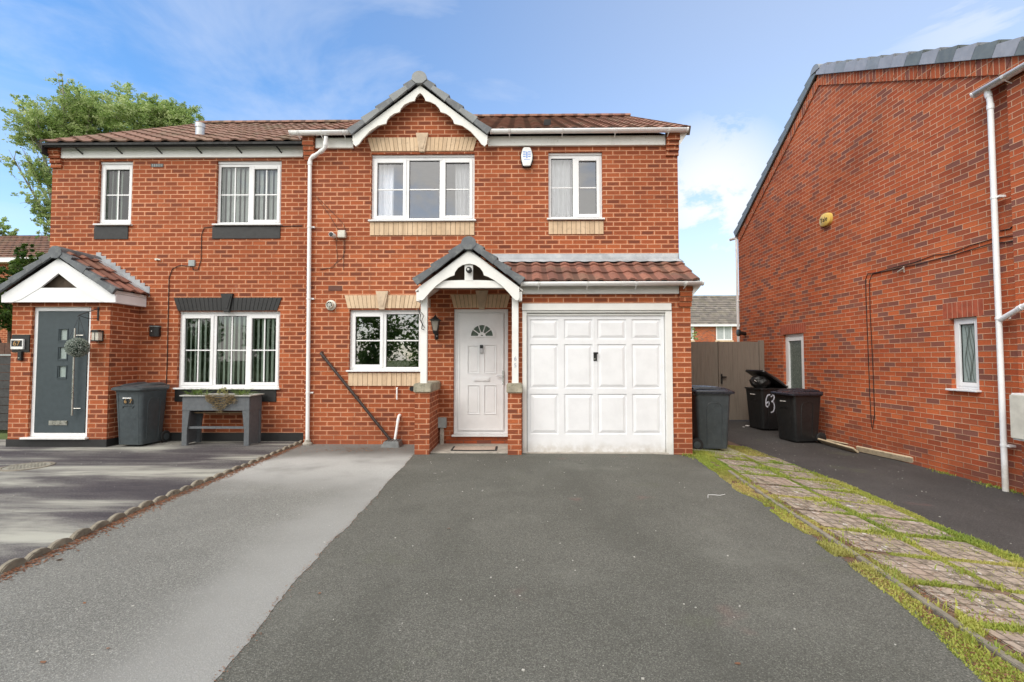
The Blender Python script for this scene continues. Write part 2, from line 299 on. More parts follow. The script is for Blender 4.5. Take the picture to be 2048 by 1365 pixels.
# ------------------------------------------------------------------ mesh helpers
ORG = {}
def reg(o, org): ORG[o.name] = Vector(org); return o
def worg(o): return ORG[o.name]
class MB:
    def __init__(s): s.bm = bmesh.new(); s.uvl = None; s.cust = {}
    def quadv(s, pts):
        try: return s.bm.faces.new([s.bm.verts.new(p) for p in pts])
        except ValueError: return None
    def poly(s, pts): return s.quadv(pts)
    def box(s, x0, x1, y0, y1, z0, z1, rot=None, taper=None):
        vs = [Vector((x, y, z)) for z in (z0, z1) for y in (y0, y1) for x in (x0, x1)]
        if rot:
            c = Vector(((x0+x1)/2, (y0+y1)/2, (z0+z1)/2)); m = rot if isinstance(rot, Matrix) else Euler(rot).to_matrix()
            vs = [c+m@(v-c) for v in vs]
        v = [s.bm.verts.new(p) for p in vs]
        for f in ((0, 2, 3, 1), (4, 5, 7, 6), (0, 1, 5, 4), (2, 6, 7, 3), (0, 4, 6, 2), (1, 3, 7, 5)): s.bm.faces.new([v[i] for i in f])
        return s
    def prism(s, pts, y0, y1, axis='Y'):      # pts in (x,z) for Y, (y,z) for X, (x,y) for Z
        def mp(p, d): return {'Y': (p[0], d, p[1]), 'X': (d, p[0], p[1]), 'Z': (p[0], p[1], d)}[axis]
        a = [s.bm.verts.new(mp(p, y0)) for p in pts]; b = [s.bm.verts.new(mp(p, y1)) for p in pts]
        n = len(pts); s.bm.faces.new(a); s.bm.faces.new(b[::-1])
        for i in range(n): s.bm.faces.new((a[i], b[i], b[(i+1) % n], a[(i+1) % n]))
        return s
    def tube(s, pts, r, seg=10, caps=True, half=False):
        pts = [Vector(p) for p in pts]; rings = []
        rs = r if isinstance(r, (list, tuple)) else [r]*len(pts)
        up = None
        for i, p in enumerate(pts):
            d = (pts[min(i+1, len(pts)-1)]-pts[max(i-1, 0)]).normalized()
            if up is None: up = Vector((0, 0, 1)) if abs(d.z) < .9 else Vector((0, 1, 0))
            a = d.cross(up)
            if a.length < 1e-4: a = d.orthogonal()
            a.normalize(); b = a.cross(d).normalized(); up = b
            n = seg+1 if half else seg
            ring = []
            for k in range(n):
                th = (math.pi+math.pi*k/seg) if half else 2*math.pi*k/seg
                ring.append(s.bm.verts.new(p+(a*math.cos(th)+b*math.sin(th))*rs[i]))
            rings.append(ring)
        for A, B in zip(rings, rings[1:]):
            n = len(A)
            for k in range(n-1 if half else n): s.bm.faces.new((A[k], A[(k+1) % n], B[(k+1) % n], B[k]))
        if caps:
            for A in (rings[0], rings[-1]):
                try: s.bm.faces.new(A)
                except ValueError: pass
        return s
    def cyl(s, c, r, h, axis='Z', seg=24, r2=None):
        c = Vector(c); d = {'X': Vector((1, 0, 0)), 'Y': Vector((0, 1, 0)), 'Z': Vector((0, 0, 1))}[axis]
        return s.tube([c, c+d*h], [r, r if r2 is None else r2], seg)
    def lathe(s, c, prof, seg=24, axis='Z'):
        c = Vector(c); rings = []
        for r, h in prof:
            ring = []
            for k in range(seg):
                a = 2*math.pi*k/seg; q = (r*math.cos(a), r*math.sin(a), h)
                if axis == 'Y': q = (q[0], q[2], q[1])
                if axis == 'X': q = (q[2], q[0], q[1])
                ring.append(s.bm.verts.new(c+Vector(q)))
            rings.append(ring)
        for A, B in zip(rings, rings[1:]):
            for k in range(seg): s.bm.faces.new((A[k], A[(k+1) % seg], B[(k+1) % seg], B[k]))
        for A in (rings[0], rings[-1]): s.bm.faces.new(A)
        return s
    def loft(s, rings, caps=True):
        rr = [[s.bm.verts.new(p) for p in ring] for ring in rings]
        n = len(rr[0])
        for A, B in zip(rr, rr[1:]):
            for k in range(n): s.bm.faces.new((A[k], A[(k+1) % n], B[(k+1) % n], B[k]))
        if caps: s.bm.faces.new(rr[0][::-1]); s.bm.faces.new(rr[-1])
        return s
    def wall(s, u0, u1, v0, v1, ops, mp, reveal=.1):
        us = sorted({u0, u1, *[k for o in ops for k in (o[0], o[2])]}); vs = sorted({v0, v1, *[k for o in ops for k in (o[1], o[3])]})
        cache = {}
        def V(u, v, d=0):
            k = (round(u, 5), round(v, 5), d)
            if k not in cache: cache[k] = s.bm.verts.new(mp(u, v, d))
            return cache[k]
        for a, b in zip(us, us[1:]):
            for c, d in zip(vs, vs[1:]):
                m = ((a+b)/2, (c+d)/2)
                if any(o[0] < m[0] < o[2] and o[1] < m[1] < o[3] for o in ops): continue
                s.bm.faces.new((V(a, c), V(b, c), V(b, d), V(a, d)))
        for o in ops:
            q = [(o[0], o[1]), (o[2], o[1]), (o[2], o[3]), (o[0], o[3])]
            for i in range(4):
                (a, b), (c, d) = q[i], q[(i+1) % 4]
                s.quadv([mp(a, b, 0), mp(c, d, 0), mp(c, d, reveal), mp(a, b, reveal)])
        return s
    def roofing(s, o, U, Vv, width, length, tw=.3, th=.3, amp=.022, lip=.022, prof='roll', clip=None):
        # o = eave start; U along eave, Vv up slope; stepped courses of rolled tiles
        if s.uvl is None: s.uvl = s.bm.loops.layers.uv.new('UVMap')
        o, U, Vv = Vector(o), Vector(U).normalized(), Vector(Vv).normalized(); Nn = U.cross(Vv).normalized()
        if Nn.z < 0: Nn = -Nn
        seg = 8 if prof == 'roll' else 1; ncol = int(math.ceil(width/tw)); nrow = int(math.ceil(length/th))
        ff = {'roll': lambda f: amp*(math.sin(min(1, f/.55)*math.pi)**1.0 if f < .55 else -.15*math.sin((f-.55)/.45*math.pi)), 'flat': lambda f: 0}[prof]
        for r in range(nrow):
            v0 = r*th; v1 = min(length, (r+1)*th)
            if v1-v0 < .01: continue
            A = []; B = []; D = []
            us = []
            for c in range(ncol):
                for k in range(seg):
                    us.append((c+k/seg)*tw)
            us.append(ncol*tw); us = [q for q in us if q <= width+1e-6]
            if width-us[-1] > .01: us.append(width)
            for q in us:
                f = (q/tw) % 1.0; hgt = ff(f); j = (mnoise.noise(Vector((math.floor(q/tw)*3.1, r*2.7, o.x)))*.5)*.010
                A.append(o+U*q+Vv*v0+Nn*(hgt+lip+j)); B.append(o+U*q+Vv*v1+Nn*(hgt+.002+j)); D.append(o+U*q+Vv*v0+Nn*(hgt*.9+.000))
            va = [s.bm.verts.new(p) for p in A]; vb = [s.bm.verts.new(p) for p in B]; vd = [s.bm.verts.new(p) for p in D]
            for i in range(len(us)-1):
                for quad, vv in (((va[i], va[i+1], vb[i+1], vb[i]), (v0+.001, v0+.001, v1-.001, v1-.001)), ((vd[i], vd[i+1], va[i+1], va[i]), (v0+.001,)*4)):
                    f = s.bm.faces.new(quad); uu = (us[i]+.0005, us[i+1]-.0005, us[i+1]-.0005, us[i]+.0005)
                    for lp, a, b in zip(f.loops, uu, vv): lp[s.uvl].uv = (a, b)
                    s.cust[f] = 1
        return s
    def n(s): return len(s.bm.faces)
    def paint(s, since, i):
        for f in list(s.bm.faces)[since:]: f.material_index = i
    def build(s, name, mat, parent=None, smooth=False, bevel=0, recalc=True, at=None, jit=None):
        bm = s.bm
        if recalc: bmesh.ops.recalc_face_normals(bm, faces=[f for f in bm.faces if f not in s.cust])
        if bevel:
            ed = [e for e in bm.edges if len(e.link_faces) == 2 and e.calc_face_angle(0) > .6]
            bmesh.ops.bevel(bm, geom=ed, offset=bevel, segments=2, affect='EDGES', clamp_overlap=True)
        if s.uvl is None:
            uvl = bm.loops.layers.uv.new('UVMap')
            for f in bm.faces:
                n = f.normal; ax, ay, az = abs(n.x), abs(n.y), abs(n.z)
                for lp in f.loops:
                    c = lp.vert.co
                    lp[uvl].uv = (c.x, c.z) if ay >= ax and ay >= az else ((c.y, c.z) if ax >= az else (c.x, c.y))
        if parent is not None: org = worg(parent)
        elif at is not None: org = Vector(at)
        else:
            co = [v.co for v in bm.verts]; org = Vector(((min(c.x for c in co)+max(c.x for c in co))/2, (min(c.y for c in co)+max(c.y for c in co))/2, min(c.z for c in co)))
        bmesh.ops.translate(bm, verts=bm.verts, vec=-org)
        me = bpy.data.meshes.new(name); bm.to_mesh(me); bm.free()
        if isinstance(mat, (list, tuple)):
            for m in mat: me.materials.append(m)
        else: me.materials.append(mat)
        if smooth:
            for p in me.polygons: p.use_smooth = True
            try: me.set_sharp_from_angle(angle=R(40))
            except Exception: pass
        o = bpy.data.objects.new(name, me); C.objects.link(o)
        if parent is not None: o.parent = parent
        else: o.location = org
        return reg(o, org)
def tag(o, label=None, cat=None, group=None, kind=None):
    for k, v in (('label', label), ('category', cat), ('group', group), ('kind', kind)):
        if v: o[k] = v
    return o
def empty(name, loc, label=None, cat=None, group=None):
    o = bpy.data.objects.new(name, None); C.objects.link(o); o.location = loc; o.empty_display_size = .2
    reg(o, loc); return tag(o, label, cat, group)
def text(name, s, size, loc, rot, mat, parent, ext=.0015, sx=1):
    cu = bpy.data.curves.new('txt', 'FONT'); cu.body = s; cu.size = size; cu.extrude = ext; cu.align_x = 'CENTER'; cu.align_y = 'CENTER'
    tmp = bpy.data.objects.new('txt', cu); C.objects.link(tmp); bpy.context.view_layer.update()
    dg = bpy.context.evaluated_depsgraph_get(); me = bpy.data.meshes.new_from_object(tmp.evaluated_get(dg))
    bpy.data.objects.remove(tmp); bpy.data.curves.remove(cu)
    org = worg(parent); m = Matrix.Translation(Vector(loc)-org) @ Euler(rot).to_matrix().to_4x4() @ Matrix.Diagonal((sx, 1, 1, 1))
    me.transform(m); me.name = name; me.materials.clear(); me.materials.append(mat)
    o = bpy.data.objects.new(name, me); C.objects.link(o); o.parent = parent; return reg(o, org)
FR = lambda x, z, d: None
def mpY(Y): return lambda u, v, d: (u, Y+d, v)
def mpX(X): return lambda u, v, d: (X+d, u, v)
def copy_tree(o, parent=None):
    c = o.copy(); C.objects.link(c); c.parent = parent
    ORG[c.name] = ORG[o.name]
    for ch in [q for q in bpy.data.objects if q.parent == o]: copy_tree(ch, c)
    return c
def bm_(mb, mp, u0, u1, v0, v1, d0, d1):
    p, q = mp(u0, v0, d0), mp(u1, v1, d1)
    mb.box(*sorted((p[0], q[0])), *sorted((p[1], q[1])), *sorted((p[2], q[2])))
def rect(px0, py0, px1, py1, Y):
    mx, my = (px0+px1)/2, (py0+py1)/2
    return (PY(px0, my, Y)[0], PY(mx, py1, Y)[1], PY(px1, my, Y)[0], PY(mx, py0, Y)[1])
def rectX(px0, py0, px1, py1, X):      # on a wall that runs away from the camera
    a = PX(px0, py1, X); b = PX(px0, py0, X); c = PX(px1, py1, X); d = PX(px1, py0, X)
    y0, y1 = sorted((a[0], c[0])); return (y0, (a[1]+c[1])/2, y1, (b[1]+d[1])/2)
def window(house, o, mp, panels, sill=True, curtain=None, gl=None, label=None, deep=.055, head=0, wallmat=None, sillout=.055, fm=None):
    u0, v0, u1, v1 = o; fm = fm or upvc; gl = gl or glass
    fw = .048; mb = MB(); d = deep
    if sill: v0f = v0+.028
    else: v0f = v0
    v1f = v1-head
    if head: bm_(mb, mp, u0, u1, v1f+.003, v1, d-.012, d+.06)
    bm_(mb, mp, u0, u0+fw, v0f, v1f, d, d+.07); bm_(mb, mp, u1-fw, u1, v0f, v1f, d, d+.07)
    bm_(mb, mp, u0+fw, u1-fw, v0f, v0f+fw, d, d+.07); bm_(mb, mp, u0+fw, u1-fw, v1f-fw, v1f, d, d+.07)
    a = u0+fw; inner = u1-fw; edges = [u0+(u1-u0)*p[0] for p in panels]
    spans = []
    for i, p in enumerate(panels):
        b = inner if i == len(panels)-1 else edges[i]-.03
        spans.append((a, b, p))
        if i < len(panels)-1: bm_(mb, mp, b, b+.06, v0f+fw, v1f-fw, d, d+.07)
        a = b+.06
    w = mb.build('window', fm, house, bevel=.004)
    if label: w['label'] = label
    for a, b, (fr, opener, nv, hb) in spans:
        c0, c1 = v0f+fw, v1f-fw
        if opener:
            s = MB(); k = .042; e = .012
            bm_(s, mp, a-e, a+k, c0-e, c1+e, d-.014, d+.05); bm_(s, mp, b-k, b+e, c0-e, c1+e, d-.014, d+.05)
            bm_(s, mp, a+k, b-k, c0-e, c0+k, d-.014, d+.05); bm_(s, mp, a+k, b-k, c1-k, c1+e, d-.014, d+.05)
            s.build('sash', fm, w, bevel=.005); a, b, c0, c1 = a+k, b-k, c0+k, c1-k
        g = MB(); pa = mp(a, c0, d+.025)
        g.quadv([mp(a, c0, d+.025), mp(b, c0, d+.025), mp(b, c1, d+.025), mp(a, c1, d+.025)]); g.build('pane', gl, w)
        # dark gasket line round the glass
        g = MB(); t = .006
        for q in ((a, a+t, c0, c1), (b-t, b, c0, c1), (a+t, b-t, c0, c0+t), (a+t, b-t, c1-t, c1)): bm_(g, mp, *q, d+.010, d+.022)
        g.build('gasket', rubber, w)
        if nv or hb:
            g = MB(); t = .010; cm = (c0+c1)/2
            if hb: bm_(g, mp, a, b, cm-t, cm+t, d+.012, d+.022)
            for i in range(nv):
                x = a+(b-a)*(i+1)/(nv+1)
                for q0, q1 in (((c0, cm-t), (cm+t, c1)) if hb else ((c0, c1),)): bm_(g, mp, x-t, x+t, q0, q1, d+.0125, d+.0215)
            g.build('glazing_bar', fm, w)
    if sill:
        s = MB(); bm_(s, mp, u0-.03, u1+.03, v0, v0+.026, -sillout, d+.05); s.build('sill', fm, w, bevel=.005)
    # room behind
    r = MB(); m = .25; D = 2.2; q = [(u0-m, v0-m), (u1+m, v0-m), (u1+m, v1+m), (u0-m, v1+m)]
    f0, f1 = d+.12, D
    for i in range(4):
        A, B = q[i], q[(i+1) % 4]; r.quadv([mp(*A, f0), mp(*B, f0), mp(*B, f1), mp(*A, f1)])
    r.quadv([mp(*p, f1) for p in q]); r.build('room_interior', wallmat or room, w)
    def cloth(x0, x1, z0, z1, mat, depth, waves, amp, name, gather=0):
        c = MB(); n = int(waves*8); rows = 6; g = []
        for j in range(rows+1):
            z = z0+(z1-z0)*j/rows; pinch = gather*math.sin(j/rows*math.pi*.9) if gather else 0; row = []
            for i in range(n+1):
                f = i/n; x = x0+(x1-x0)*(f*(1-pinch)+ (0 if gather >= 0 else pinch))
                row.append(c.bm.verts.new(mp(x, z, depth+amp*math.sin(f*waves*2*math.pi)+.01*math.sin(f*17+j))))
            g.append(row)
        for j in range(rows):
            for i in range(n): c.bm.faces.new((g[j][i], g[j][i+1], g[j+1][i+1], g[j+1][i]))
        c.build(name, mat, w, smooth=True)
    for cu in (curtain or []):
        k = cu[0]
        if k == 'net': cloth(u0+(u1-u0)*cu[1], u0+(u1-u0)*cu[2], v0, v1, net, .20, cu[3], .022, 'curtain', cu[4] if len(cu) > 4 else 0)
        if k == 'blind':
            c = MB(); n = int((u1-u0)*(cu[2]-cu[1])/.085); bmz = cu[3]
            for i in range(n):
                x = u0+(u1-u0)*cu[1]+(i+.5)*.085; h = .040; an = bmz+random.uniform(-.08, .08)
                dx, dy = h*math.cos(an), h*math.sin(an)
                c.quadv([mp(x-dx, v0-.05, .150-dy), mp(x+dx, v0-.05, .150+dy), mp(x+dx, v1, .150+dy), mp(x-dx, v1, .150-dy)])
            c.build('blind', cu[4], w)
        if k == 'wave':
            c = MB()
            for i in range(4):
                x = u0+.1+(u1-u0-.2)*(i+.5)/4; c.tube([mp(x+.03*math.sin(z*5+i*2), v0+.05+(v1-v0-.1)*z/12, .14) for z in range(13)], .004, 5)
            c.build('bead_string', rubber, w)
    return w
def fan_lintel(px0, px1, pyt, pyb, Y, mat, name, par, kx=None, inset=12, n=None, kt=8, kb=3):
    # flared soldier course with a keystone; proud of the wall
    x0, z0, x1, z1 = rect(px0, pyt, px1, pyb, Y); ins = inset*Y/F
    back = MB(); back.prism([(x0+ins+.004, z0+.002), (x1-ins-.004, z0+.002), (x1-.006, z1-.002), (x0+.006, z1-.002)], Y-.004, Y+.03)
    jm = mat if mat is blackp else MATS.get('cream_joint') or plain('cream_joint', (.20, .15, .11), .95)
    kc = (x0+x1)/2 if kx is None else kx; kw1, kw0 = .105, .045
    n = n or int((x1-x0)/.078); m = back; c0 = m.n()
    for i in range(n):
        a, b = i/n, (i+1)/n; g = .0035
        top = (x0+(x1-x0)*a+g, x0+(x1-x0)*b-g); bot = (x0+ins+(x1-x0-2*ins)*a+g, x0+ins+(x1-x0-2*ins)*b-g)
        xm = (top[0]+top[1])/2
        m.prism([(bot[0], z0), (bot[1], z0), (top[1], z1), (top[0], z1)], Y-.016, Y+.01)
    m.paint(c0, 1); L = m.build(name, [jm, mat], par)
    if kt:
        m = MB(); m.prism([(kc-kw0, z0-kb*Y/F), (kc+kw0, z0-kb*Y/F), (kc+kw1, z1+kt*Y/F), (kc-kw1, z1+kt*Y/F)], Y-.045, Y+.01)
        m.prism([(kc-kw0*.5, z0+.03), (kc+kw0*.5, z0+.03), (kc+kw1*.72, z1+.02), (kc-kw1*.72, z1+.02)], Y-.052, Y-.03)
        m.build('keystone', mat if mat is blackp else MATS.get('keystone_stone') or plain('keystone_stone', (.58, .45, .32), .85, .15, 10, .3, dirt=(.35, .28, .2)), L, bevel=.004)
    return L
def soldier_sill(px0, px1, pyt, pyb, Y, mat, par):
    x0, z0, x1, z1 = rect(px0, pyt, px1, pyb, Y); m = MB(); n = max(2, round((x1-x0)/.078))
    if mat is blackp:
        m.box(x0, x1, Y-.014, Y+.01, z0, z1); return m.build('sill_panel', mat, par, bevel=.004)
    b = MB(); b.box(x0+.002, x1-.002, Y-.004, Y+.02, z0+.002, z1); m = b; c0 = m.n()
    for i in range(n): m.box(x0+(x1-x0)*i/n+.0035, x0+(x1-x0)*(i+1)/n-.0035, Y-.016, Y+.01, z0, z1-.003)
    m.paint(c0, 1); return m.build('sill_course', [MATS['cream_joint'], mat], par)
def gutter(par, pts, r=.056, mat=None, brk=.9, name='gutter', out=(0, -1, 0)):
    m = MB(); m.tube(pts, r, 10, caps=False, half=True)
    for p in (pts[0], pts[-1]):
        d = (Vector(pts[-1])-Vector(pts[0])).normalized()*.012; m.tube([Vector(p)-d, Vector(p)+d], r*1.06, 10, True, True)
    L = (Vector(pts[-1])-Vector(pts[0])).length; n = int(L/brk)
    g = m.build(name, mat or pipew, par, smooth=True)
    mod = g.modifiers.new('thick', 'SOLIDIFY'); mod.thickness = .006
    for i in range(n+1):
        b = MB(); f = (i+.35)/(n+.7); p = Vector(pts[0]).lerp(Vector(pts[-1]), f); dd = (Vector(pts[-1])-Vector(pts[0])).normalized()
        b.tube([p-dd*.016, p+dd*.016], r*1.10, 10, False, True)
        o = Vector(out); q = p-o*(r+.0)
        b.tube([p+Vector((0, 0, -r*1.1))+o*.01, p-o*(r+.012)+Vector((0, 0, -r*1.7))], .007, 5)
        bb = b.build('gutter_bracket', mat or pipew, g); md = bb.modifiers.new('thick', 'SOLIDIFY'); md.thickness = .004
    return g
def downpipe(par, pts, r=.031, clips=(), name='downpipe', off=(0, .05, 0), mat=None):
    m = MB(); P = [Vector(p) for p in pts]
    # soften the elbows
    Q = [P[0]]
    for a, b, c in zip(P, P[1:], P[2:]):
        u = (a-b).normalized(); w = (c-b).normalized(); k = min(.06, (a-b).length*.4, (c-b).length*.4)
        for t in (0, .25, .5, .75, 1): Q.append((b+u*k)*(1-t)**2+b*2*t*(1-t)+(b+w*k)*t*t)
    Q.append(P[-1]); m.tube(Q, r, 14)
    for a in P[1:-1]: pass
    d = m.build(name, mat or pipew, par, smooth=True)
    for i in range(1, len(P)-1):
        a, b, c = P[i-1], P[i], P[i+1]
        for w in ((c-b).normalized(), (a-b).normalized()): MB().tube([b+w*.05, b+w*.11], r*1.2, 14).build('pipe_collar', mat or pipew, d, smooth=True)
    for z in clips:
        s = MB(); a, b = (P[-2], P[-1]); f = (z-a.z)/(b.z-a.z); p = a.lerp(b, f); s.tube([p-Vector((0, 0, .014)), p+Vector((0, 0, .014))], r*1.17, 14)
        s.box(p.x-.05+.02, p.x+.075, p.y+off[1]*.4, p.y+off[1]*1.2, p.z-.012, p.z+.012) if off[1] else s.box(p.x, p.x+off[0]*1.3, p.y-.07, p.y+.05, p.z-.012, p.z+.012)
        s.build('pipe_clip', mat or pipew, d, smooth=True)
    return d
def verge(par, apex, foot, Y, w, n, mats, back=.22, drop=.10, name='verge_tile', ridge=True):
    # dry-verge units stepping down both sides of a gable; apex/foot in (x, z)
    sgn = 1 if foot[0] > apex[0] else -1
    A = Vector((apex[0], apex[1])); B = Vector((foot[0], foot[1])); d = (B-A)/n; nn = Vector((-d.y, d.x)).normalized()*(1 if sgn > 0 else -1)
    for i in range(n):
        p = A+d*i; q = A+d*(i+1.06); up0 = nn*.002; up1 = nn*.040
        pts = [p-nn*drop*.9, q-nn*drop, q+up1, p+up0]
        vm_ = MB(); vm_.prism([tuple(k) for k in pts], Y-.02-.004*(i % 2)-.012, Y+.012)
        vm_.prism([tuple(k) for k in (p+nn*.002-d.normalized()*.0, q+up1-nn*.02, q+up1+nn*.004, p+up0+nn*.006)], Y+.012, Y+back)
        vm_.build(name, mats[i % len(mats)], par, bevel=.003)
def ridge_cap(par, x, z, y0, y1, mat, r=.115, seg=.42, name='ridge_tile'):
    m = MB(); n = max(1, int((y1-y0)/seg))
    for i in range(n):
        a = y0+(y1-y0)*i/n; b = y0+(y1-y0)*(i+1)/n+.02; rr = r*(1.0 if i % 2 else 1.03)
        m.tube([(x, a, z), (x, b, z)], rr, 10, True, True) if False else m.prism([(x+rr*math.cos(t), z+rr*math.sin(t)*.9) for t in [math.pi*k/10 for k in range(11)]]+[(x-rr*1.02, z-.04), (x-.05, z-.10), (x+.05, z-.10), (x+rr*1.02, z-.04)], a, b)
    return m.build(name, mat, par, smooth=True, bevel=.004)
def corbel(par, x0, x1, Y, ztop, z0, outs, name='corbel', mat=None, side=None):
    m = MB(); n = len(outs); h = .075; z = z0
    for k, o in enumerate(outs):
        top = ztop if k == n-1 else z+h
        m.box(x0, x1, Y-o, Y+.01, z+.001, top); z += h
        if z >= ztop: break
    return m.build(name, mat or brick, par, bevel=.002)

# ================================================================== MAIN HOUSE
YM, YG, YP, YL, YLP = 7.9, 7.2, 7.06, 8.2, 7.62
XL, XR = PY(613, 500, YM)[0], PY(1357, 450, YM)[0]
hs = empty('brick_house', ((XL+XR)/2, YM, 0), 'red brick house with cream brick lintels, arched white porch and white garage door', 'house')
zE = PY(1150, 290, YM)[1]+.12          # wall plate behind the fascia
def openr(px0, py0, px1, py1, Y, sw=0): return rect(px0, py0, px1, py1, Y)
W1 = rect(742, 308, 949, 444, YM); W2 = rect(1097, 304, 1205, 441, YM); W3 = rect(698, 620, 842, 744, YM); DR = rect(907, 618, 1016, 873, YM)
m = MB(); m.wall(XL, XR, -.5, zE, [W1, W2, W3, DR], mpY(YM), .10)
gx0, gx1, gxa = PY(712, 290, YM)[0], PY(968, 290, YM)[0], PY(840, 200, YM)[0]; gza = PY(840, 188, YM)[1]
m.quadv([(gx0, YM, zE), (gx1, YM, zE), (gxa, YM, gza)])
YB = 16.3
m.wall(YM, YB, -.5, zE, [], lambda u, v, d: (XR, u, v)); m.wall(YM, YB, -.5, zE, [], lambda u, v, d: (XL, u, v)); m.wall(XL, XR, -.5, zE, [], mpY(YB))
RZ = PY(1150, 236, 12.0)[1]
for X in (XR, XL): m.quadv([(X, YM, zE), (X, YB, zE), (X, 12.1, RZ-.12)])
m.build('wall', brick, hs)
# main roof
def two_slopes(par, x0, x1, y_e, z_e, y_r, z_r, mat, amp=.027, cut=None):
    v = Vector((0, y_r-y_e, z_r-z_e)); L = v.length
    r = MB(); segs = [(x0, x1, y_e)] if not cut else [(x0, cut[0], y_e), (cut[0], cut[1], cut[2]), (cut[1], x1, y_e)]
    for a_, b_, y_ in segs:
        f_ = (y_-y_e)/(y_r-y_e); r.roofing((a_, y_, z_e+(z_r-z_e)*f_), (1, 0, 0), v, b_-a_, L*(1-f_), amp=amp)
    r.roofing((x0, 2*y_r-y_e, z_e), (1, 0, 0), (0, -(y_r-y_e), z_r-z_e), x1-x0, L, amp=amp)
    u = MB(); t = .05
    for sgn in (1, -1):
        for a_, b_, y_ in (segs if sgn > 0 else [(x0, x1, y_e)]):
            f_ = (y_-y_e)/(y_r-y_e); za = z_e+(z_r-z_e)*f_; ya = y_ if sgn > 0 else 2*y_r-y_
            u.prism([(ya, za-.012), (y_r, z_r-.012), (y_r, z_r-t), (ya, za-t)], a_+.01, b_-.01, axis='X')
    rr = r.build('roof', mat, par); u.build('roof_felt', rubber, rr)
    c = MB(); n = int((x1-x0)/.42)
    for i in range(n):
        a = x0+(x1-x0)*i/n; rad = .115+.003*(i % 2)
        c.prism([(y_r+rad*math.cos(k), z_r+.0+rad*math.sin(k)*.8) for k in [math.pi*j/8 for j in range(9)]], a, a+(x1-x0)/n+.02, axis='X')
    c.build('ridge_tile', mat, rr, smooth=True); return rr
gY = YM-.14; zG = PY(1175, 266, gY)[1]
ZEAVE = PY(1175, 257, gY)[1]-.01
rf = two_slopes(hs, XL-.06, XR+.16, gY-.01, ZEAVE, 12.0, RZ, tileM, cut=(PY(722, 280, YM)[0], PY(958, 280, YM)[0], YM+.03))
# verge at the right end: small dark tile ends
vm = MB()
for i in range(15):
    f = i/15; y = gY+(12-gY)*f; z = ZEAVE+(RZ-ZEAVE)*f
    vm.box(XR+.12, XR+.175, y, y+.29, z-.05+.02, z+.03+.165*.5, rot=(math.atan2(RZ-ZEAVE, 12-gY), 0, 0))
vm.build('verge_tile', tileB, rf)
# fascias and gutters
def fascia(par, px0, px1, pyt, pyb, Y, mat, name='fascia', th=.03):
    x0, z0, x1, z1 = rect(px0, pyt, px1, pyb, Y); f = MB(); f.box(x0, x1, Y, Y+th, z0, z1)
    return f.build(name, mat, par, bevel=.003)
fascia(hs, 631, 706, 276, 296, YM-.05, paint, th=.05); fascia(hs, 976, 1331, 272, 291, YM-.05, paint, th=.05)
sf = MB(); sf.box(XR-.05, XR+.13, gY-.02, gY+4, ZEAVE-.10, ZEAVE-.055, rot=None); sf.bm.free()
gutter(hs, [(PY(583, 270, gY)[0], gY-.03, zG+.03), (PY(706, 270, gY)[0], gY-.03, zG+.035)], brk=.5)
gutter(hs, [(PY(982, 266, gY)[0], gY-.03, zG+.035), (PY(1373, 266, gY)[0], gY-.03, zG+.04)], brk=.95)
# return of the gutter round the right corner
gx = PY(1373, 266, gY)[0]
bx = MB(); bx.prism([(XR+.0, zG-.20), (XR+.12, zG-.02), (XR+.12, zG+.03), (XR, zG+.03)], YM-.1, YM+.02); bx.build('box_end', paint, hs)
# corbels
corbel(hs, XL-.055, PY(631, 320, YM)[0], YM, PY(617, 270, YM)[1], PY(617, 322, YM)[1], [.03, .055, .08, .11, .11, .11, .11])
corbel(hs, PY(1331, 300, YM)[0], XR+.01, YM, PY(1340, 266, YM)[1], PY(1343, 313, YM)[1], [.03, .055, .08, .11, .11, .11, .11])
# front gablet roof: runs back into the main slope
YV = YM-.17
ax_, az_ = PY(840, 154, YV); fl = PY(704, 260, YV); fr_ = PY(976, 259, YV)
gm = MB()
for fx, fz in (fl, fr_):
    v = Vector((ax_-fx, 0, az_-fz)); gm.roofing((fx, YV+.03, fz), (0, 1, 0), v, 2.0, v.length, tw=.3, th=v.length/5, amp=.012)
gr = gm.build('gable_roof', tileM, hs)
verge(hs, (ax_, az_), (fl[0]-.03, fl[1]-.03), YV-.03, 0, 5, [greyverge, greyverge2], drop=.085)
verge(hs, (ax_, az_), (fr_[0]+.03, fr_[1]-.03), YV-.03, 0, 5, [greyverge, greyverge2], drop=.085)
ridge_cap(hs, ax_, az_-.05, YV-.075, YV+2.1, greyverge2, r=.118)
Z4 = lambda x, y: (560+x/3.792, 120+y/3.792)
lo = [(1063, 198), (552, 578), (556, 640), (575, 658), (600, 640), (622, 608), (680, 545), (742, 502), (806, 486), (812, 462), (835, 432), (868, 410), (908, 398), (918, 372), (945, 342), (985, 322), (1022, 314), (1030, 290), (1046, 268), (1063, 254)]
def prismpx(mb, pts, Y, th, conv, off=0): mb.prism([PY(*conv(*p), Y) for p in pts], Y, Y+th)
def prism_concave(pts, y0, y1, mb=None):
    mb = mb or MB(); bm = mb.bm
    from mathutils.geometry import tessellate_polygon
    tri = tessellate_polygon([[Vector((p[0], p[1], 0)) for p in pts]])
    A = [bm.verts.new((p[0], y0, p[1])) for p in pts]; B = [bm.verts.new((p[0], y1, p[1])) for p in pts]; n = len(pts)
    for t in tri:
        bm.faces.new([A[k] for k in t]); bm.faces.new([B[k] for k in t[::-1]])
    for k in range(n): bm.faces.new((A[k], B[k], B[(k+1) % n], A[(k+1) % n]))
    return mb
def smoothpts(pts, n=2):
    return pts
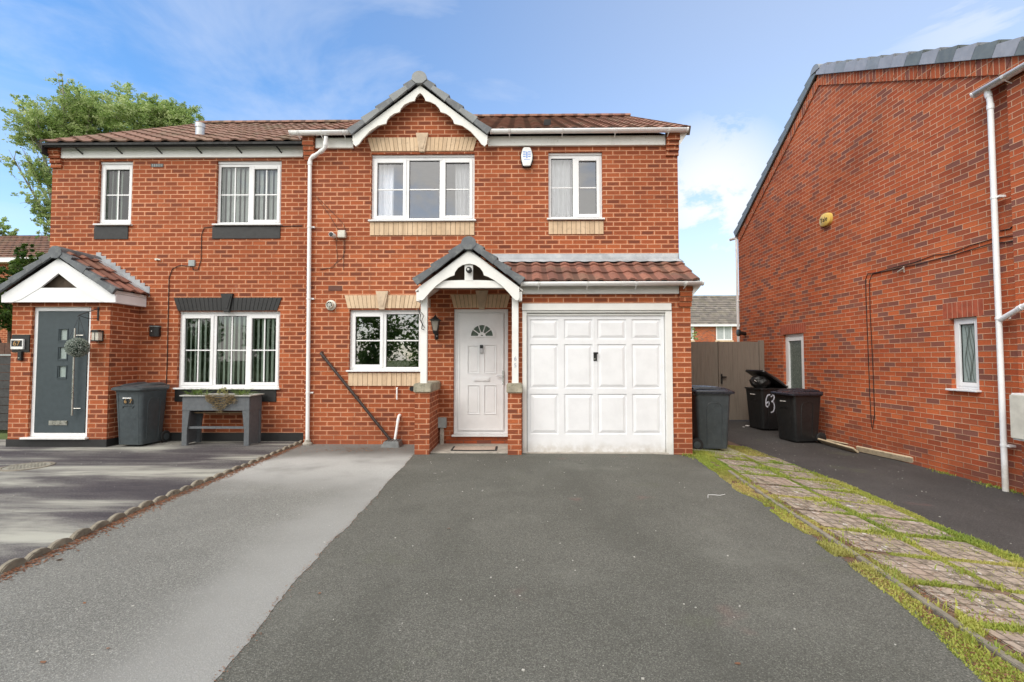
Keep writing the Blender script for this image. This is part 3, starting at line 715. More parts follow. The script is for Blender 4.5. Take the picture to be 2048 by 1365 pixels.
for sg in (1, -1):
    P = [PY(*Z4(x if sg > 0 else 2126-x, y), YV) for x, y in lo]
    prism_concave(P, YV-.012, YV+.016).build('bargeboard', paint, hs)
b = MB(); # soffit boards behind bargeboards
for fx, fz in (fl, fr_):
    d = Vector((ax_-fx, az_-fz)); b.prism([(fx, fz-.15), (ax_, az_-.17), (ax_, az_-.20), (fx, fz-.18)], YV+.017, YM-.001)
b.build('soffit', paint, hs)
# lintels and sill courses
fan_lintel(735, 955, 276, 303, YM, cream, 'lintel', hs, n=26, inset=8)
fan_lintel(689, 846, 591, 617, YM, cream, 'lintel', hs, kx=PY(765, 600, YM)[0], inset=7, n=18)
fan_lintel(901, 1021, 590, 616, YM, cream, 'lintel', hs, kx=PY(964, 600, YM)[0], inset=7, n=14)
soldier_sill(740, 949, 445, 471, YM, cream, hs); soldier_sill(1097, 1207, 443, 469, YM, cream, hs); soldier_sill(697, 842, 746, 772, YM, cream, hs)
mp = mpY(YM)
window(hs, W1, mp, [(.345, 1, 0, 1), (.675, 0, 0, 1), (1, 1, 0, 1)], curtain=[('net', .02, .19, 4), ('net', .80, .99, 5)], head=.045)
window(hs, W2, mp, [(.49, 0, 0, 1), (1, 1, 0, 1)], curtain=[('net', .02, .52, 6)], head=.045)
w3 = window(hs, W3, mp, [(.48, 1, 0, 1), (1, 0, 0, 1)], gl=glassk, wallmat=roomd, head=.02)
# things on the kitchen sill: tap and plants seen through the glass
kx = W3[0]+(W3[2]-W3[0])*.62; kz = W3[1]+.05
t = MB(); t.tube([(kx, YM+.3, kz-.1), (kx, YM+.3, kz+.16)]+[(kx+.06-.06*math.cos(a), YM+.3, kz+.16+.06*math.sin(a)) for a in (.6, 1.2, 1.9, 2.6, 3.1)]+[(kx+.12, YM+.3, kz+.06)], .011, 8); t.build('tap', steel, w3, smooth=True)
def leafball(mb, c, r, n, sz, uvr=(0, 1), squash=1, shell=0, flat=False):
    if mb.uvl is None: mb.uvl = mb.bm.loops.layers.uv.new('UVMap')
    c = Vector(c)
    for _ in range(n):
        d = Vector((random.gauss(0, 1), random.gauss(0, 1), random.gauss(0, 1))).normalized(); rr = r*(shell+(1-shell)*random.random()**.4) if shell else r*random.random()**.5
        p = c+Vector((d.x*rr, d.y*rr, d.z*rr*squash)); leafq(mb, p, sz*random.uniform(.6, 1.3), random.uniform(*uvr))
def leafq(mb, p, s, val, droop=0):
    a = Vector((random.gauss(0, 1), random.gauss(0, 1), random.gauss(0, .7)-droop)).normalized(); b = a.orthogonal(); b.rotate(Matrix.Rotation(random.random()*6.28, 3, a))
    v = [mb.bm.verts.new(q) for q in (p-a*s, p+b*s*.42, p+a*s, p-b*s*.42)]; f = mb.bm.faces.new(v); mb.cust[f] = 1
    for lp in f.loops: lp[mb.uvl].uv = (val, .5)
pl = MB(); leafball(pl, (kx-.02, YM+.45, kz+.05), .11, 90, .03); leafball(pl, (kx+.35, YM+.4, kz+.04), .08, 60, .03); pl.build('sill_plant', leafd, w3, recalc=False)
# front door
m = MB(); u0, v0, u1, v1 = DR; Yd = YM+.05
fr = MB(); bw = .062
for q in ((u0+.002, u0+bw, v0+.03, v1), (u1-bw, u1-.002, v0+.03, v1), (u0+bw, u1-bw, v1-bw, v1), (u0+bw, u1-bw, v0+.03, v0+.075)): fr.box(q[0], q[1], Yd, Yd+.07, q[2], q[3]-.001)
door = fr.build('front_door', upvc, hs, bevel=.004)
s = MB(); s.box(u0-.02, u1+.02, YM-.06, Yd+.07, v0, v0+.028); s.build('threshold', upvc, door, bevel=.004)
a, b_, c, d_ = u0+bw+.004, u1-bw-.004, v0+.08, v1-bw-.004
Z5 = lambda x, y: (600+x/2.968, 460+y/2.968)
def zr(x0, y0, x1, y1, Y): p = Z5(x0, y0); q = Z5(x1, y1); return rect(p[0], p[1], q[0], q[1], Y)
pan = [zr(998, 690, 1062, 850, Yd), zr(1096, 686, 1162, 850, Yd), zr(998, 925, 1062, 1090, Yd), zr(1096, 925, 1162, 1090, Yd)]
def panelled(name, mat, par, u0, v0, u1, v1, Y, panels, rec=.012, rim=.02, raise_=.010, field=.03, th=.04):
    m = MB(); m.wall(u0, u1, v0, v1, panels, mpY(Y), rec)
    for (a, b, c, d) in panels:
        def ring(e, dep): return [(a+e, Y+dep, b+e), (c-e, Y+dep, b+e), (c-e, Y+dep, d-e), (a+e, Y+dep, d-e)]
        R0, R1, R2 = ring(0, rec), ring(rim, rec), ring(rim+field, rec-raise_)
        for A, B in ((R0, R1), (R1, R2)):
            for i in range(4): m.quadv([A[i], A[(i+1) % 4], B[(i+1) % 4], B[i]])
        m.quadv(R2)
    m.quadv([(u0, Y+th, v0), (u1, Y+th, v0), (u1, Y+th, v1), (u0, Y+th, v1)])
    for p in (((u0, v0), (u1, v0)), ((u1, v0), (u1, v1)), ((u1, v1), (u0, v1)), ((u0, v1), (u0, v0))):
        m.quadv([(p[0][0], Y, p[0][1]), (p[1][0], Y, p[1][1]), (p[1][0], Y+th, p[1][1]), (p[0][0], Y+th, p[0][1])])
    return m.build(name, mat, par)
Yf = Yd-.012
panelled('door_leaf', upvc, door, a, c, b_, d_, Yf, pan, rec=.011, rim=.008, raise_=.008, field=.018, th=.05)
# mouldings round the panels, leaf edge and fanlight
mo = MB()
def frame4(mb, q, t, y0, y1):
    a, b, c, d = q
    mb.box(a, c, y0, y1, d-t, d); mb.box(a, c, y0, y1, b, b+t); mb.box(a, a+t, y0, y1, b+t, d-t); mb.box(c-t, c, y0, y1, b+t, d-t)
for q in pan: frame4(mo, (q[0]-.012, q[1]-.012, q[2]+.012, q[3]+.012), .010, Yf-.008, Yf+.002)
frame4(mo, (a+.015, c+.015, b_-.015, d_-.015), .012, Yf-.010, Yf+.002)
mo.build('moulding', upvc, door, bevel=.002)
fcx, fcz = PY(*Z5(1080, 635), Yf); fR = (PY(*Z5(1157, 635), Yf)[0]-PY(*Z5(1003, 635), Yf)[0])/2
g = MB(); g.prism([(fcx+fR*.86*math.cos(t), fcz+.012+fR*.86*math.sin(t)) for t in [math.pi*k/20 for k in range(21)]], Yf-.006, Yf+.0005); g.build('fanlight_glass', plain('obscure_glass', (.07, .10, .075), .15, .4, 40, .4), door)
g = MB()
def arc(mb, r0, r1, t0, t1, y0, y1, n=20, cx=fcx, cz=fcz+.012):
    for i in range(n):
        ta, tb = t0+(t1-t0)*i/n, t0+(t1-t0)*(i+1)/n
        mb.prism([(cx+r0*math.cos(ta), cz+r0*math.sin(ta)), (cx+r1*math.cos(ta), cz+r1*math.sin(ta)), (cx+r1*math.cos(tb), cz+r1*math.sin(tb)), (cx+r0*math.cos(tb), cz+r0*math.sin(tb))], y0, y1)
arc(g, fR*.84, fR*1.02, 0, math.pi, Yf-.016, Yf+.001); arc(g, 0.02, fR*.3, 0, math.pi, Yf-.015, Yf+.001, 8)
for t in (36, 72, 108, 144):
    c_, s_ = math.cos(R(t)), math.sin(R(t)); g.tube([(fcx+c_*fR*.25, Yf-.008, fcz+.012+s_*fR*.25), (fcx+c_*fR*.88, Yf-.008, fcz+.012+s_*fR*.88)], .009, 6)
g.box(fcx-fR*1.02, fcx+fR*1.02, Yf-.016, Yf+.001, fcz-.008, fcz+.013); g.build('fanlight_frame', upvc, door)
lb = zr(1032, 875, 1126, 900, Yf); g = MB(); g.box(lb[0], lb[2], Yf-.012, Yf, lb[1], lb[3]); g.box(lb[0]+.012, lb[2]-.012, Yf-.018, Yf-.008, lb[1]+.012, lb[3]-.012); g.build('letterbox', upvc, door, bevel=.003)
hx = PY(*Z5(1207, 890), Yf); g = MB(); g.box(hx[0]-.016, hx[0]+.016, Yf-.012, Yf+.001, hx[1]-.085, hx[1]+.15)
g.tube([(hx[0], Yf-.01, hx[1]+.07), (hx[0], Yf-.045, hx[1]+.07), (hx[0]-.11, Yf-.048, hx[1]+.07)], .009, 8); g.build('handle', plain('polished_handle', (.7, .7, .7), .2, metal=.6), door, bevel=.003)
kh = MB(); kh.cyl((hx[0], Yf-.016, hx[1]-.04), .007, .006, 'Y'); kh.build('keyhole', black, door)
db = zr(1067, 683, 1088, 733, Yf); g = MB(); g.box(db[0], db[2], Yf-.03, Yf, db[1], db[3]); dbo = g.build('doorbell', plain('silver_plastic', (.45, .45, .46), .3), door, bevel=.006)
g = MB(); g.box(db[0]+.004, db[2]-.004, Yf-.034, Yf-.0295, db[1]+(db[3]-db[1])*.58, db[3]-.004); g.build('doorbell_camera', black, door)
# ------------------------------------------------------------------ garage projection
gXL = PY(1036, 760, YG)[0]; gXR = PY(1383, 760, YG)[0]
gTop = PY(1200, 590, YG)[1]+.15
GO = rect(1045, 607, 1343, 902, YG); GO = (GO[0], -.5, GO[2], GO[3])
g = MB(); g.wall(gXL, gXR, -.5, gTop, [GO], mpY(YG), .11)
g.wall(YG, YM, -.5, gTop, [], lambda u, v, d: (gXR, u, v)); g.wall(YG, YM, -.5, gTop, [], lambda u, v, d: (gXL, u, v))
tzw = 3.06
for X in (gXL, gXR): g.quadv([(X, YG, gTop), (X, YM, gTop), (X, YM, tzw-.1)])
g.build('garage_wall', brick, hs)
Z6 = lambda x, y: (1000+x/3.792, 580+y/3.792)
def z6(x0, y0, x1, y1, Y): p = Z6(x0, y0); q = Z6(x1, y1); return rect(p[0], p[1], q[0], q[1], Y)
gf = MB(); Yq = YG-.012; o = z6(170, 105, 1308, 1218, YG); o = (o[0], -.03, o[2], o[3]); gi = z6(205, 178, 1250, 1210, YG+.05); gi = (gi[0], .012, gi[2], gi[3])
zt = z6(170, 150, 180, 160, YG)[1]
gf.box(o[0], gi[0]-.004, Yq, YG+.1, o[1], zt); gf.box(gi[2]+.004, o[2], Yq, YG+.1, o[1], zt); gf.box(gi[0]-.004, gi[2]+.004, Yq+.002, YG+.1, gi[3]+.004, zt)
gfr = gf.build('garage_frame', paint2, hs, bevel=.004)
g = MB(); g.box(o[0]-.004, o[2]-.01, Yq-.02, YG+.05, zt+.004, o[3]); g.build('garage_head_board', paint2, hs, bevel=.004)
YD = YG+.045; cols = [(228, 440), (486, 700), (738, 955), (998, 1215)]; rows = [(225, 375), (414, 748), (790, 1095)]
pn = [z6(a, r0, b, r1, YD) for a, b in cols for r0, r1 in rows]
xs = sorted({round(p[0], 4) for p in pn})
def snap(ps):    # columns and rows share exact edges
    out = []
    k = 0
    for i, (a, b) in enumerate(cols):
        for j, (r0, r1) in enumerate(rows):
            p = z6(a, 225, b, 375, YD); q = z6(486, r0, 700, r1, YD); out.append((p[0], q[1], p[2], q[3]))
    return out
gd = panelled('garage_door', gdoor, hs, gi[0]+.004, gi[1], gi[2]-.004, gi[3]-.004, YD, snap(pn), rec=.014, rim=.012, raise_=.015, field=.045, th=.05)
sx = PY(*Z6(717, 600), YD)[0]; s = MB(); s.box(sx-.004, sx+.004, YD-.004, YD+.001, gi[1]+.01, gi[3]-.01); s.build('centre_seam', gdoor, gd)
s = MB(); s.box(gi[0], gi[2], YD-.022, YD-.002, gi[3]-.035, gi[3]-.008); s.build('head_seal', paint2, gd)
h0 = z6(707, 470, 740, 540, YD); s = MB(); s.box(h0[0]+.004, h0[2]-.010, YD-.012, YD+.001, h0[1], h0[3]-.01); s.box(h0[0]-.002, h0[2]+.004, YD-.045, YD-.02, h0[3]-.035, h0[3]-.008); s.cyl((h0[0]+.02, YD-.04, h0[3]-.02), .012, .04, 'Y', 12)
hd = s.build('handle', black, gd, bevel=.003); s = MB(); s.cyl((sx+.002, YD-.018, h0[1]+.03), .010, .006, 'Y', 12); s.build('lock_barrel', steel, gd)
gap = MB(); gap.box(gi[0]-.003, gi[2]+.003, YD+.055, YD+.08, -.02, gi[3]+.003); gap.build('garage_inner', rubber, hs)
th = MB(); th.box(gi[0]-.02, gi[2]+.02, YG-.04, YG+.2, -.1, .010); th.build('garage_threshold', conc, hs)
# lean-to roof
gY2 = PY(1200, 562, 7.0); Ye = YG-.16; Ze = PY(1200, 563, Ye)[1]; Yt = YM-.14; Zt = PY(1200, 529, Yt)[1]
sl = (Zt-Ze)/(Yt-Ye); rx0, rx1 = PY(1003, 560, Ye)[0], PY(1398, 560, Ye)[0]; Yt2 = YM-.01
v = Vector((0, Yt2-Ye, sl*(Yt2-Ye))); g = MB(); g.roofing((rx0, Ye, Ze), (1, 0, 0), v, rx1-rx0, v.length, tw=.233, th=v.length/2.7, amp=.024, lip=.026)
lr = g.build('garage_roof', tileG, hs)
g = MB(); g.prism([(Ye+.02, Ze-.02), (YM-.002, Ze+sl*(YM-Ye)-.04), (YM-.002, Ze+sl*(YM-Ye)-.08), (Ye+.02, Ze-.06)], rx0+.02, rx1-.03, axis='X'); g.build('roof_felt', rubber, lr)
g = MB(); fx0 = PY(985, 520, YM)[0]; ztop = PY(1170, 508, YM)[1]
n = 24
A = []; B = []; D = []
for i in range(n*4+1):
    x = fx0+(XR-.0-fx0+.0)*i/(n*4); wv = .006*math.sin(i*.9)+.004*mnoise.noise(Vector((i*.3, 0, 0)))
    A.append(g.bm.verts.new((x, YM-.006, ztop))); B.append(g.bm.verts.new((x, YM-.014, Ze+sl*(YM-.03-Ye)+.055))); D.append(g.bm.verts.new((x+(.03 if i == n*4 else 0), Yt-.015+wv, Ze+sl*(Yt-.015-Ye)+.05+wv)))
for i in range(n*4):
    g.bm.faces.new((A[i], A[i+1], B[i+1], B[i])); g.bm.faces.new((B[i], B[i+1], D[i+1], D[i]))
fl_ = g.build('lead_flashing', lead, lr, smooth=True); md = fl_.modifiers.new('t', 'SOLIDIFY'); md.thickness = .004
g = MB()
for i in range(3):
    f0 = i/2.7; g.box(rx1-.04, rx1+.012, Ye+(Yt2-Ye)*f0, Ye+(Yt2-Ye)*min(1, f0+.37)+.015, 0, .045)
g.bm.free()
g = MB(); n = 3
for i in range(n):
    a = Vector((0, Ye, Ze))+v*(i/2.7); b = Vector((0, Ye, Ze))+v*min(1.0, (i+1.05)/2.7); k = .045
    g.prism([(a.y, a.z-.05), (b.y, b.z-.05), (b.y, b.z+.018), (a.y, a.z+k)], rx1-.03, rx1+.018+.002*i, axis='X')
g.build('verge_tile', greyverge2, lr, bevel=.003)
fascia(hs, 1040, 1358, 572, 588, YG-.05, paint2, th=.05)
gzz = PY(1200, 569, Ye-.03)[1]
gutter(hs, [(PY(1043, 569, Ye)[0], Ye-.03, gzz+.03), (PY(1403, 569, Ye)[0], Ye-.03, gzz+.035)], brk=.8)
g = MB(); g.prism([(gXR, gzz-.16), (gXR+.12, gzz-.02), (gXR+.12, gzz+.03), (gXR, gzz+.03)], YG-.1, YG+.03); g.build('box_end', paint2, hs)
corbel(hs, PY(1357, 600, YG)[0], gXR+.01, YG, PY(1370, 576, YG)[1], PY(1370, 614, YG)[1], [.03, .055, .08, .10, .10, .10])
# ------------------------------------------------------------------ porch pillars, posts, canopy
def pillar(px0, px1, pyt, Yb, capx0, capx1, cpt, cpb):
    x0 = PY(px0, 850, YP)[0]; x1 = PY(px1, 850, YP)[0]; zt = PY(px0, cpb, YP)[1]
    p = MB(); p.box(x0, x1, YP, Yb, -.3, zt); P = p.build('porch_pillar', brick, hs)
    c0 = PY(capx0, 775, YP-.02)[0]; c1 = PY(capx1, 775, YP-.02)[0]; zc = PY(px0, cpt, YP)[1]
    c = MB(); c.prism([(c0, zt+.001), (c1, zt+.001), (c1, zc-.02), (c1-.02, zc), (c0+.02, zc), (c0, zc-.02)], YP-.03, Yb if Yb < YM-.1 else YM-.003); c.build('stone_cap', stone, P, bevel=.008)
    return P
pillar(829.3, 858.9, 785, YM-.002, 827, 862, 767, 785)
pillar(1015.5, 1043, 785, YG-.002, 1013, 1045, 767, 786)
YC = YP+.02
def post(px0, px1, Y):
    x0, z0, x1, z1 = rect(px0, 585, px1, 768, Y); p = MB(); p.box(x0, x1, Y, Y+.075, z0-.005, z1); return p.build('post', paint2, hs, bevel=.004)
post(841, 854, YC+.02); pp = post(1024, 1037, YC+.02)
px_, pz_ = PY(1030.5, 718, YC+.02); 
text('house_number', '6', .085, (px_, YC+.016, pz_), (R(90), 0, 0), plain('pale_number', (.42, .44, .5), .4), pp)
text('house_number', '5', .085, (px_, YC+.016, pz_-.10), (R(90), 0, 0), MATS['pale_number'], pp)
YK = YC-.10
K = [(1003, 128), (705, 340), (703, 405), (712, 418), (726, 418), (738, 408), (770, 370), (810, 330), (850, 300), (890, 278), (915, 270), (920, 250), (938, 226), (965, 208), (1003, 200)]
for sg in (1, -1):
    P = [PY(*Z5(x if sg > 0 else 2006-x, y), YK) for x, y in K]
    prism_concave(P, YK, YK+.03).build('bargeboard', paint2, hs)
q = zr(977, 200, 1026, 300, YK+.031); g = MB(); g.box(q[0], q[2], YK+.031, YK+.09, q[1]-.01, q[3]+.06); g.build('king_post', paint2, hs, bevel=.004)
q = zr(790, 298, 1212, 345, YK+.031); g = MB()
g.prism([(q[0], q[1])]+[(q[2], q[1])]+[(q[2]+(q[0]-q[2])*k/10, q[3]-.018+.018*math.sin(math.pi*k/10)) for k in range(11)], YK+.035, YK+.085); g.build('tie_beam', paint2, hs, bevel=.004)
cax, caz = PY(*Z5(1003, 58), YK); cfl = PY(*Z5(684, 300), YK); cfr = PY(*Z5(1322, 297), YK)
gm = MB()
for fx, fz in (cfl, cfr):
    v2_ = Vector((cax-fx, 0, caz-fz)); gm.roofing((fx, YK+.03, fz), (0, 1, 0), v2_, YM-.01-YK-.03, v2_.length, tw=.27, th=v2_.length/4, amp=.012)
cr = gm.build('porch_roof', tileG, hs)
verge(cr, (cax, caz), cfl, YK-.02, 0, 3, [greyverge], drop=.085); verge(cr, (cax, caz), cfr, YK-.02, 0, 4, [greyverge], drop=.085)
ridge_cap(cr, cax, caz-.06, YK-.06, YM-.01, greyverge, r=.105)
g = MB()
for fx, fz in (cfl, cfr):
    g.prism([(fx, fz-.14), (cax, caz-.14), (cax, caz-.165), (fx, fz-.165)], YK+.031, YM-.003)
    sgn = 1 if fx > cax else -1
    g.box(*sorted((fx-sgn*.06, fx-sgn*.01)), YK+.031, YM-.003, fz-.30, fz-.17)
g.build('porch_rafter', paint2, cr)
g = MB(); g.prism([(cfl[0]+.1, cfl[1]-.08), (cfr[0]-.1, cfr[1]-.08), (cax, caz-.08)], YK+.35, YK+.37); g.build('porch_shade_panel', barkd, cr)  # dark panel stands in for the shade inside the canopy gable
# small lead piece beside the ridge
# brick step under the door & concrete slab
g = MB(); s0 = PY(866, 900, YM)[0]; s1 = PY(1016, 900, YM)[0]; g.box(s0, gXL-.005, YP+.1, YM-.004, -.15, .022); g.build('door_step', conc, hs, bevel=.008)
g = MB(); g.box(PY(892, 888, YM)[0], PY(1016, 888, YM)[0], YM-.012, YM-.003, .023, DR[1]-.004); g.build('step_brickwork', brickP, hs)
g = MB(); g.box(XL, gXL-.01, YM-.010, YM-.002, -.3, .14); 
g.bm.free()
# main downpipe
yq = YM-.05; t0 = PY(652, 276, YM-.17); 
downpipe(hs, [(t0[0], YM-.17, t0[1]+.02), (*(PY(651, 300, YM-.13)[0],), YM-.15, PY(651, 298, YM-.15)[1]), (PY(620, 318, yq)[0], yq, PY(620, 318, yq)[1]), (PY(615, 884, yq)[0], yq, .02)], clips=(3.6, 2.4, .85))
g = MB(); bp = PY(615, 884, yq); g.lathe((bp[0], yq, 0), [(.075, -.01), (.075, .03), (.05, .05), (.045, .09)], 20); g.build('drain_collar', conc, hs, smooth=True)
# waste pipes
pA = PY(642, 707, YM-.04); pB = PY(778, 889, YM-.30)
downpipe(hs, [(pA[0], YM+.02, pA[1]+.01), (pA[0], YM-.05, pA[1]), (pB[0], YM-.09, .05)], r=.024, name='waste_pipe', mat=brownp)
g = MB(); 
for f in (.5,): g.cyl((pA[0]+(pB[0]-pA[0])*f, YM-.075, pA[1]+(.05-pA[1])*f), .03, .05, 'Y', 10)
g.build('pipe_bracket', brownp, hs)
pC = PY(798, 832, YM-.05); pD = PY(789, 886, YM-.1); downpipe(hs, [(pC[0], YM+.02, pC[1]), (pC[0], YM-.06, pC[1]), (pD[0], YM-.09, .06)], r=.022, name='waste_pipe')
pC = PY(794, 776, YM-.03); downpipe(hs, [(pC[0], YM+.02, pC[1]), (pC[0], YM-.04, pC[1]), (pC[0]+.005, YM-.045, pC[1]-.19)], r=.011, name='overflow_pipe')
gg = MB(); gp = PG(785, 893); gg.prism([(gp[0]-.17, -.02), (gp[0]+.15, -.02), (gp[0]+.13, .10), (gp[0]-.10, .10)], YM-.30, YM-.05); gg.build('gully_hopper', plain('grey_drain', (.20, .21, .21), .6, .2, 15, .2, dirt=(.35, .35, .33)), hs, bevel=.01)
gg = MB(); 
for k in range(5): gg.box(gp[0]-.09+k*.045, gp[0]-.07+k*.045, YM-.28, YM-.07, .1005, .106)
gg.build('gully_grate', black, hs)
# vent brick by kitchen and flues
v_ = rect(657, 572, 684, 582, YM); g = MB(); g.box(v_[0], v_[2], YM-.006, YM+.001, v_[1], v_[3]); g.build('air_brick', plain('air_brick', (.12, .05, .035), .8), hs)
fx, fz = PY(662.5, 611, YM); g = MB(); g.lathe((fx, YM, fz), [(.085, -.004), (.085, -.02), (.06, -.035), (.055, -.09), (.05, -.09), (.045, -.03)], 28, 'Y'); fl2 = g.build('boiler_flue', offw, hs, smooth=True)
g = MB(); g.lathe((fx, YM-.03, fz), [(.03, 0), (.03, -.055)], 16, 'Y'); [g.tube([(fx+.05*math.cos(a), YM-.085, fz+.05*math.sin(a)), (fx-.05*math.cos(a), YM-.085, fz-.05*math.sin(a))], .004, 5) for a in (.3, 1.3, 2.3)]; g.build('flue_terminal', steel, fl2)
hx_, hz_ = PY(662+(815-662)*0+823, 778, YM); g = MB(); g.cyl((PY(824, 778, YM)[0], YM-.01, PY(824, 778, YM)[1]), .04, .02, 'Y'); g.build('vent_hole', black, hs)
rv = PY(1094, 249, 8.6); g = MB(); g.box(rv[0]-.06, rv[0]+.06, 8.45, 8.7, rv[1]-.10, rv[1]+.02); g.build('roof_vent', rubber, rf, bevel=.01)
# ================================================================== LEFT HOUSE (no. 67)
LX0 = PY(101, 450, YL)[0]; LX1 = XL-.002
hl = empty('brick_house', ((LX0+LX1)/2, YL, 0), 'red brick house with black painted lintels, anthracite front door and small gabled porch', 'house')
zE2 = PY(360, 300, YL)[1]+.10
V4 = rect(196, 322, 264, 452, YL); V5 = rect(432, 321, 562, 452, YL); V6 = rect(355, 623, 559, 779, YL)
m = MB(); m.wall(LX0, LX1, -.5, zE2, [V4, V5, V6], mpY(YL), .10)
YR2 = 12.0; RZ2 = PY(560, 249, YR2)[1]; yE2 = YL-.20; zEv = PY(340, 284, yE2)[1]
m.wall(YL, 16.3, -.5, zE2, [], lambda u, v, d: (LX0, u, v)); m.wall(LX0, LX1, -.5, zE2, [], mpY(16.3))
m.quadv([(LX0, YL, zE2), (LX0, 16, zE2), (LX0, 12.1, RZ2-.12)])
m.build('wall', brick, hl)
rx = PY(80, 288, yE2)[0]
rl = two_slopes(hl, rx, XL-.065, yE2-.01, zEv, YR2, RZ2, tileL)
fascia(hl, 122, 606, 292, 315, YL-.05, paint2, th=.05)
g = MB(); g.box(rx+.03, XL-.08, yE2+.02, yE2+.05, zEv-.07, zEv-.015)
for i in range(6):
    x = rx+.55+i*.70; g.tube([(x, yE2+.02, zEv-.04), (x+.06, YL-.05, zEv-.14)], .012, 6)
g.build('eaves_batten', rubber, rl)
g = MB(); g.prism([(rx+.02, zEv-.07), (LX0+.0, zEv-.20), (LX0, zEv-.02), (rx+.02, zEv-.02)], yE2+.0, 12); g.build('box_end', rubber, hl)
corbel(hl, LX0-.01, PY(126, 320, YL)[0], YL, PY(110, 296, YL)[1], PY(110, 337, YL)[1], [.03, .055, .08, .10, .10, .10])
mp = mpY(YL)
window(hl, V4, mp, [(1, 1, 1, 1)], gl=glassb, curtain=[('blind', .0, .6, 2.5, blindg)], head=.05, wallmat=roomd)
window(hl, V5, mp, [(.50, 0, 1, 1), (1, 1, 1, 1)], gl=glassb, curtain=[('blind', 0, 1, 2.72, blind)], head=.05)
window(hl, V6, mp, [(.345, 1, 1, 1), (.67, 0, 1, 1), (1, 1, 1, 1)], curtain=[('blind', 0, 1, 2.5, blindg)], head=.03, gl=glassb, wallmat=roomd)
soldier_sill(189, 257, 453, 479, YL, blackp, hl); soldier_sill(425, 561, 454, 478, YL, blackp, hl); soldier_sill(350, 553, 778, 804, YL, blackp, hl)
fan_lintel(348, 564, 596, 622, YL, blackp, 'lintel', hl, inset=9, n=25)
g = MB(); px0_ = PY(216, 880, YL)[0]; g.box(px0_, LX1, YL-.014, YL-.002, -.1, PY(500, 866, YL)[1]); g.build('plinth', blackp, hl)
v_ = rect(302, 328, 327, 335, YL); g = MB()
g.box(v_[0], v_[2], YL-.004, YL+.001, v_[1], v_[3])
ab = g.build('air_brick', brownp, hl); g = MB()
for i in range(6): g.box(v_[0]+.02+i*.034, v_[0]+.036+i*.034, YL-.008, YL-.0042, v_[1]+.01, v_[3]-.01)
g.build('vent_slot', greymb, ab)
# flue pipe on the roof
fp = PY(400, 275, 8.9); g = MB(); g.lathe((fp[0], 8.9, fp[1]-.12), [(.075, 0), (.075, .30), (.085, .30), (.085, .38), (.06, .385)], 20); g.build('roof_flue', plain('galvanised_flue', (.55, .57, .58), .35, metal=.3), hl, smooth=True)
# cables and sockets are pinned to the wall
def cable(par, pts, r=.006, name='cable', mat=None):
    return (MB().tube(pts, r, 6)).build(name, mat or cablem, par, smooth=True)
def cpx(seq, Y): return [(PY(a, b, Y)[0], Y, PY(a, b, Y)[1]) for a, b in seq]
cable(hl, cpx([(604, 452), (562, 453), (430, 453), (408, 456), (403, 470), (402, 520), (396, 540), (386, 540), (385, 533), (360, 531), (345, 538), (338, 556), (337, 600), (335, 700), (332, 790), (330, 820), (323, 835)], YL-.01))
g = MB(); q = rect(379, 521, 391, 533, YL); g.box(q[0], q[2], YL-.03, YL, q[1], q[3]); g.build('junction_box', greymb, hl)
g = MB(); q = PY(318, 521, YL); g.tube([(q[0]-.04, YL-.02, q[1]+.02), (q[0]+.05, YL-.03, q[1])], .012, 6); g.cyl((q[0]-.03, YL-.04, q[1]+.01), .02, .04, 'Y', 10); g.build('wall_hook', offw, hl)
# ---- porch
pL, pR = PY(18, 800, YLP)[0], PY(216, 780, YLP)[0]
PD = rect(60, 614, 178, 878, YLP); pz = PY(120, 600, YLP)[1]
m = MB(); m.wall(pL, pR, -.4, pz, [PD], mpY(YLP), .10); m.wall(YLP, YL-.001, -.4, pz, [], lambda u, v, d: (pR, u, v)); m.wall(YLP, YL-.001, -.4, pz, [], lambda u, v, d: (pL, u, v))
P = m.build('porch_wall', brick, hl)
g = MB(); zp = PY(120, 879, YLP)[1]; g.box(pL-.012, pR+.012, YLP-.012, YLP-.002, -.1, zp); g.box(pR+.002, pR+.012, YLP-.001, YL-.016, -.1, zp+.0); g.build('plinth', blackp, P)
u0, v0, u1, v1 = PD; Yd = YLP+.04; fr = MB(); bw = .065
for q in ((u0+.002, u0+bw, v0+.03, v1), (u1-bw, u1-.002, v0+.03, v1), (u0+bw, u1-bw, v1-bw, v1), (u0+bw, u1-bw, v0+.03, v0+.09)): fr.box(q[0], q[1], Yd, Yd+.07, q[2], q[3]-.002)
dr = fr.build('front_door', upvc, hl, bevel=.004)
s = MB(); s.box(u0-.06, u1+.03, YLP-.07, Yd+.07, v0-.002, v0+.028); s.build('threshold', upvc, dr, bevel=.004)
Z2 = lambda x, y: (x/3.1016, 480+y/3.1023)
def z2(x0, y0, x1, y1, Y): p = Z2(x0, y0); q = Z2(x1, y1); return rect(p[0], p[1], q[0], q[1], Y)
Yf = Yd-.008
lites = [z2(374, 556, 420, 622, Yf), z2(370, 668, 415, 738, Yf), z2(366, 785, 411, 852, Yf)]
xa = (lites[1][0], lites[1][2]); lites = [(xa[0], q[1], xa[1], q[3]) for q in lites]
m = MB(); m.wall(u0+bw+.003, u1-bw-.003, v0+.093, v1-bw-.003, lites, mpY(Yf), .02); m.build('door_leaf', darkdoor, dr)
for q in lites:
    g = MB(); frame4(g, (q[0]-.035, q[1]-.030, q[2]+.012, q[3]+.018), .016, Yf-.008, Yf-.001); g.build('door_light_frame', darkdoor, dr, bevel=.002)
    g = MB(); g.quadv([(q[0], Yf+.018, q[1]), (q[2], Yf+.018, q[1]), (q[2], Yf+.018, q[3]), (q[0], Yf+.018, q[3])]); g.build('door_light_pane', frost, dr)
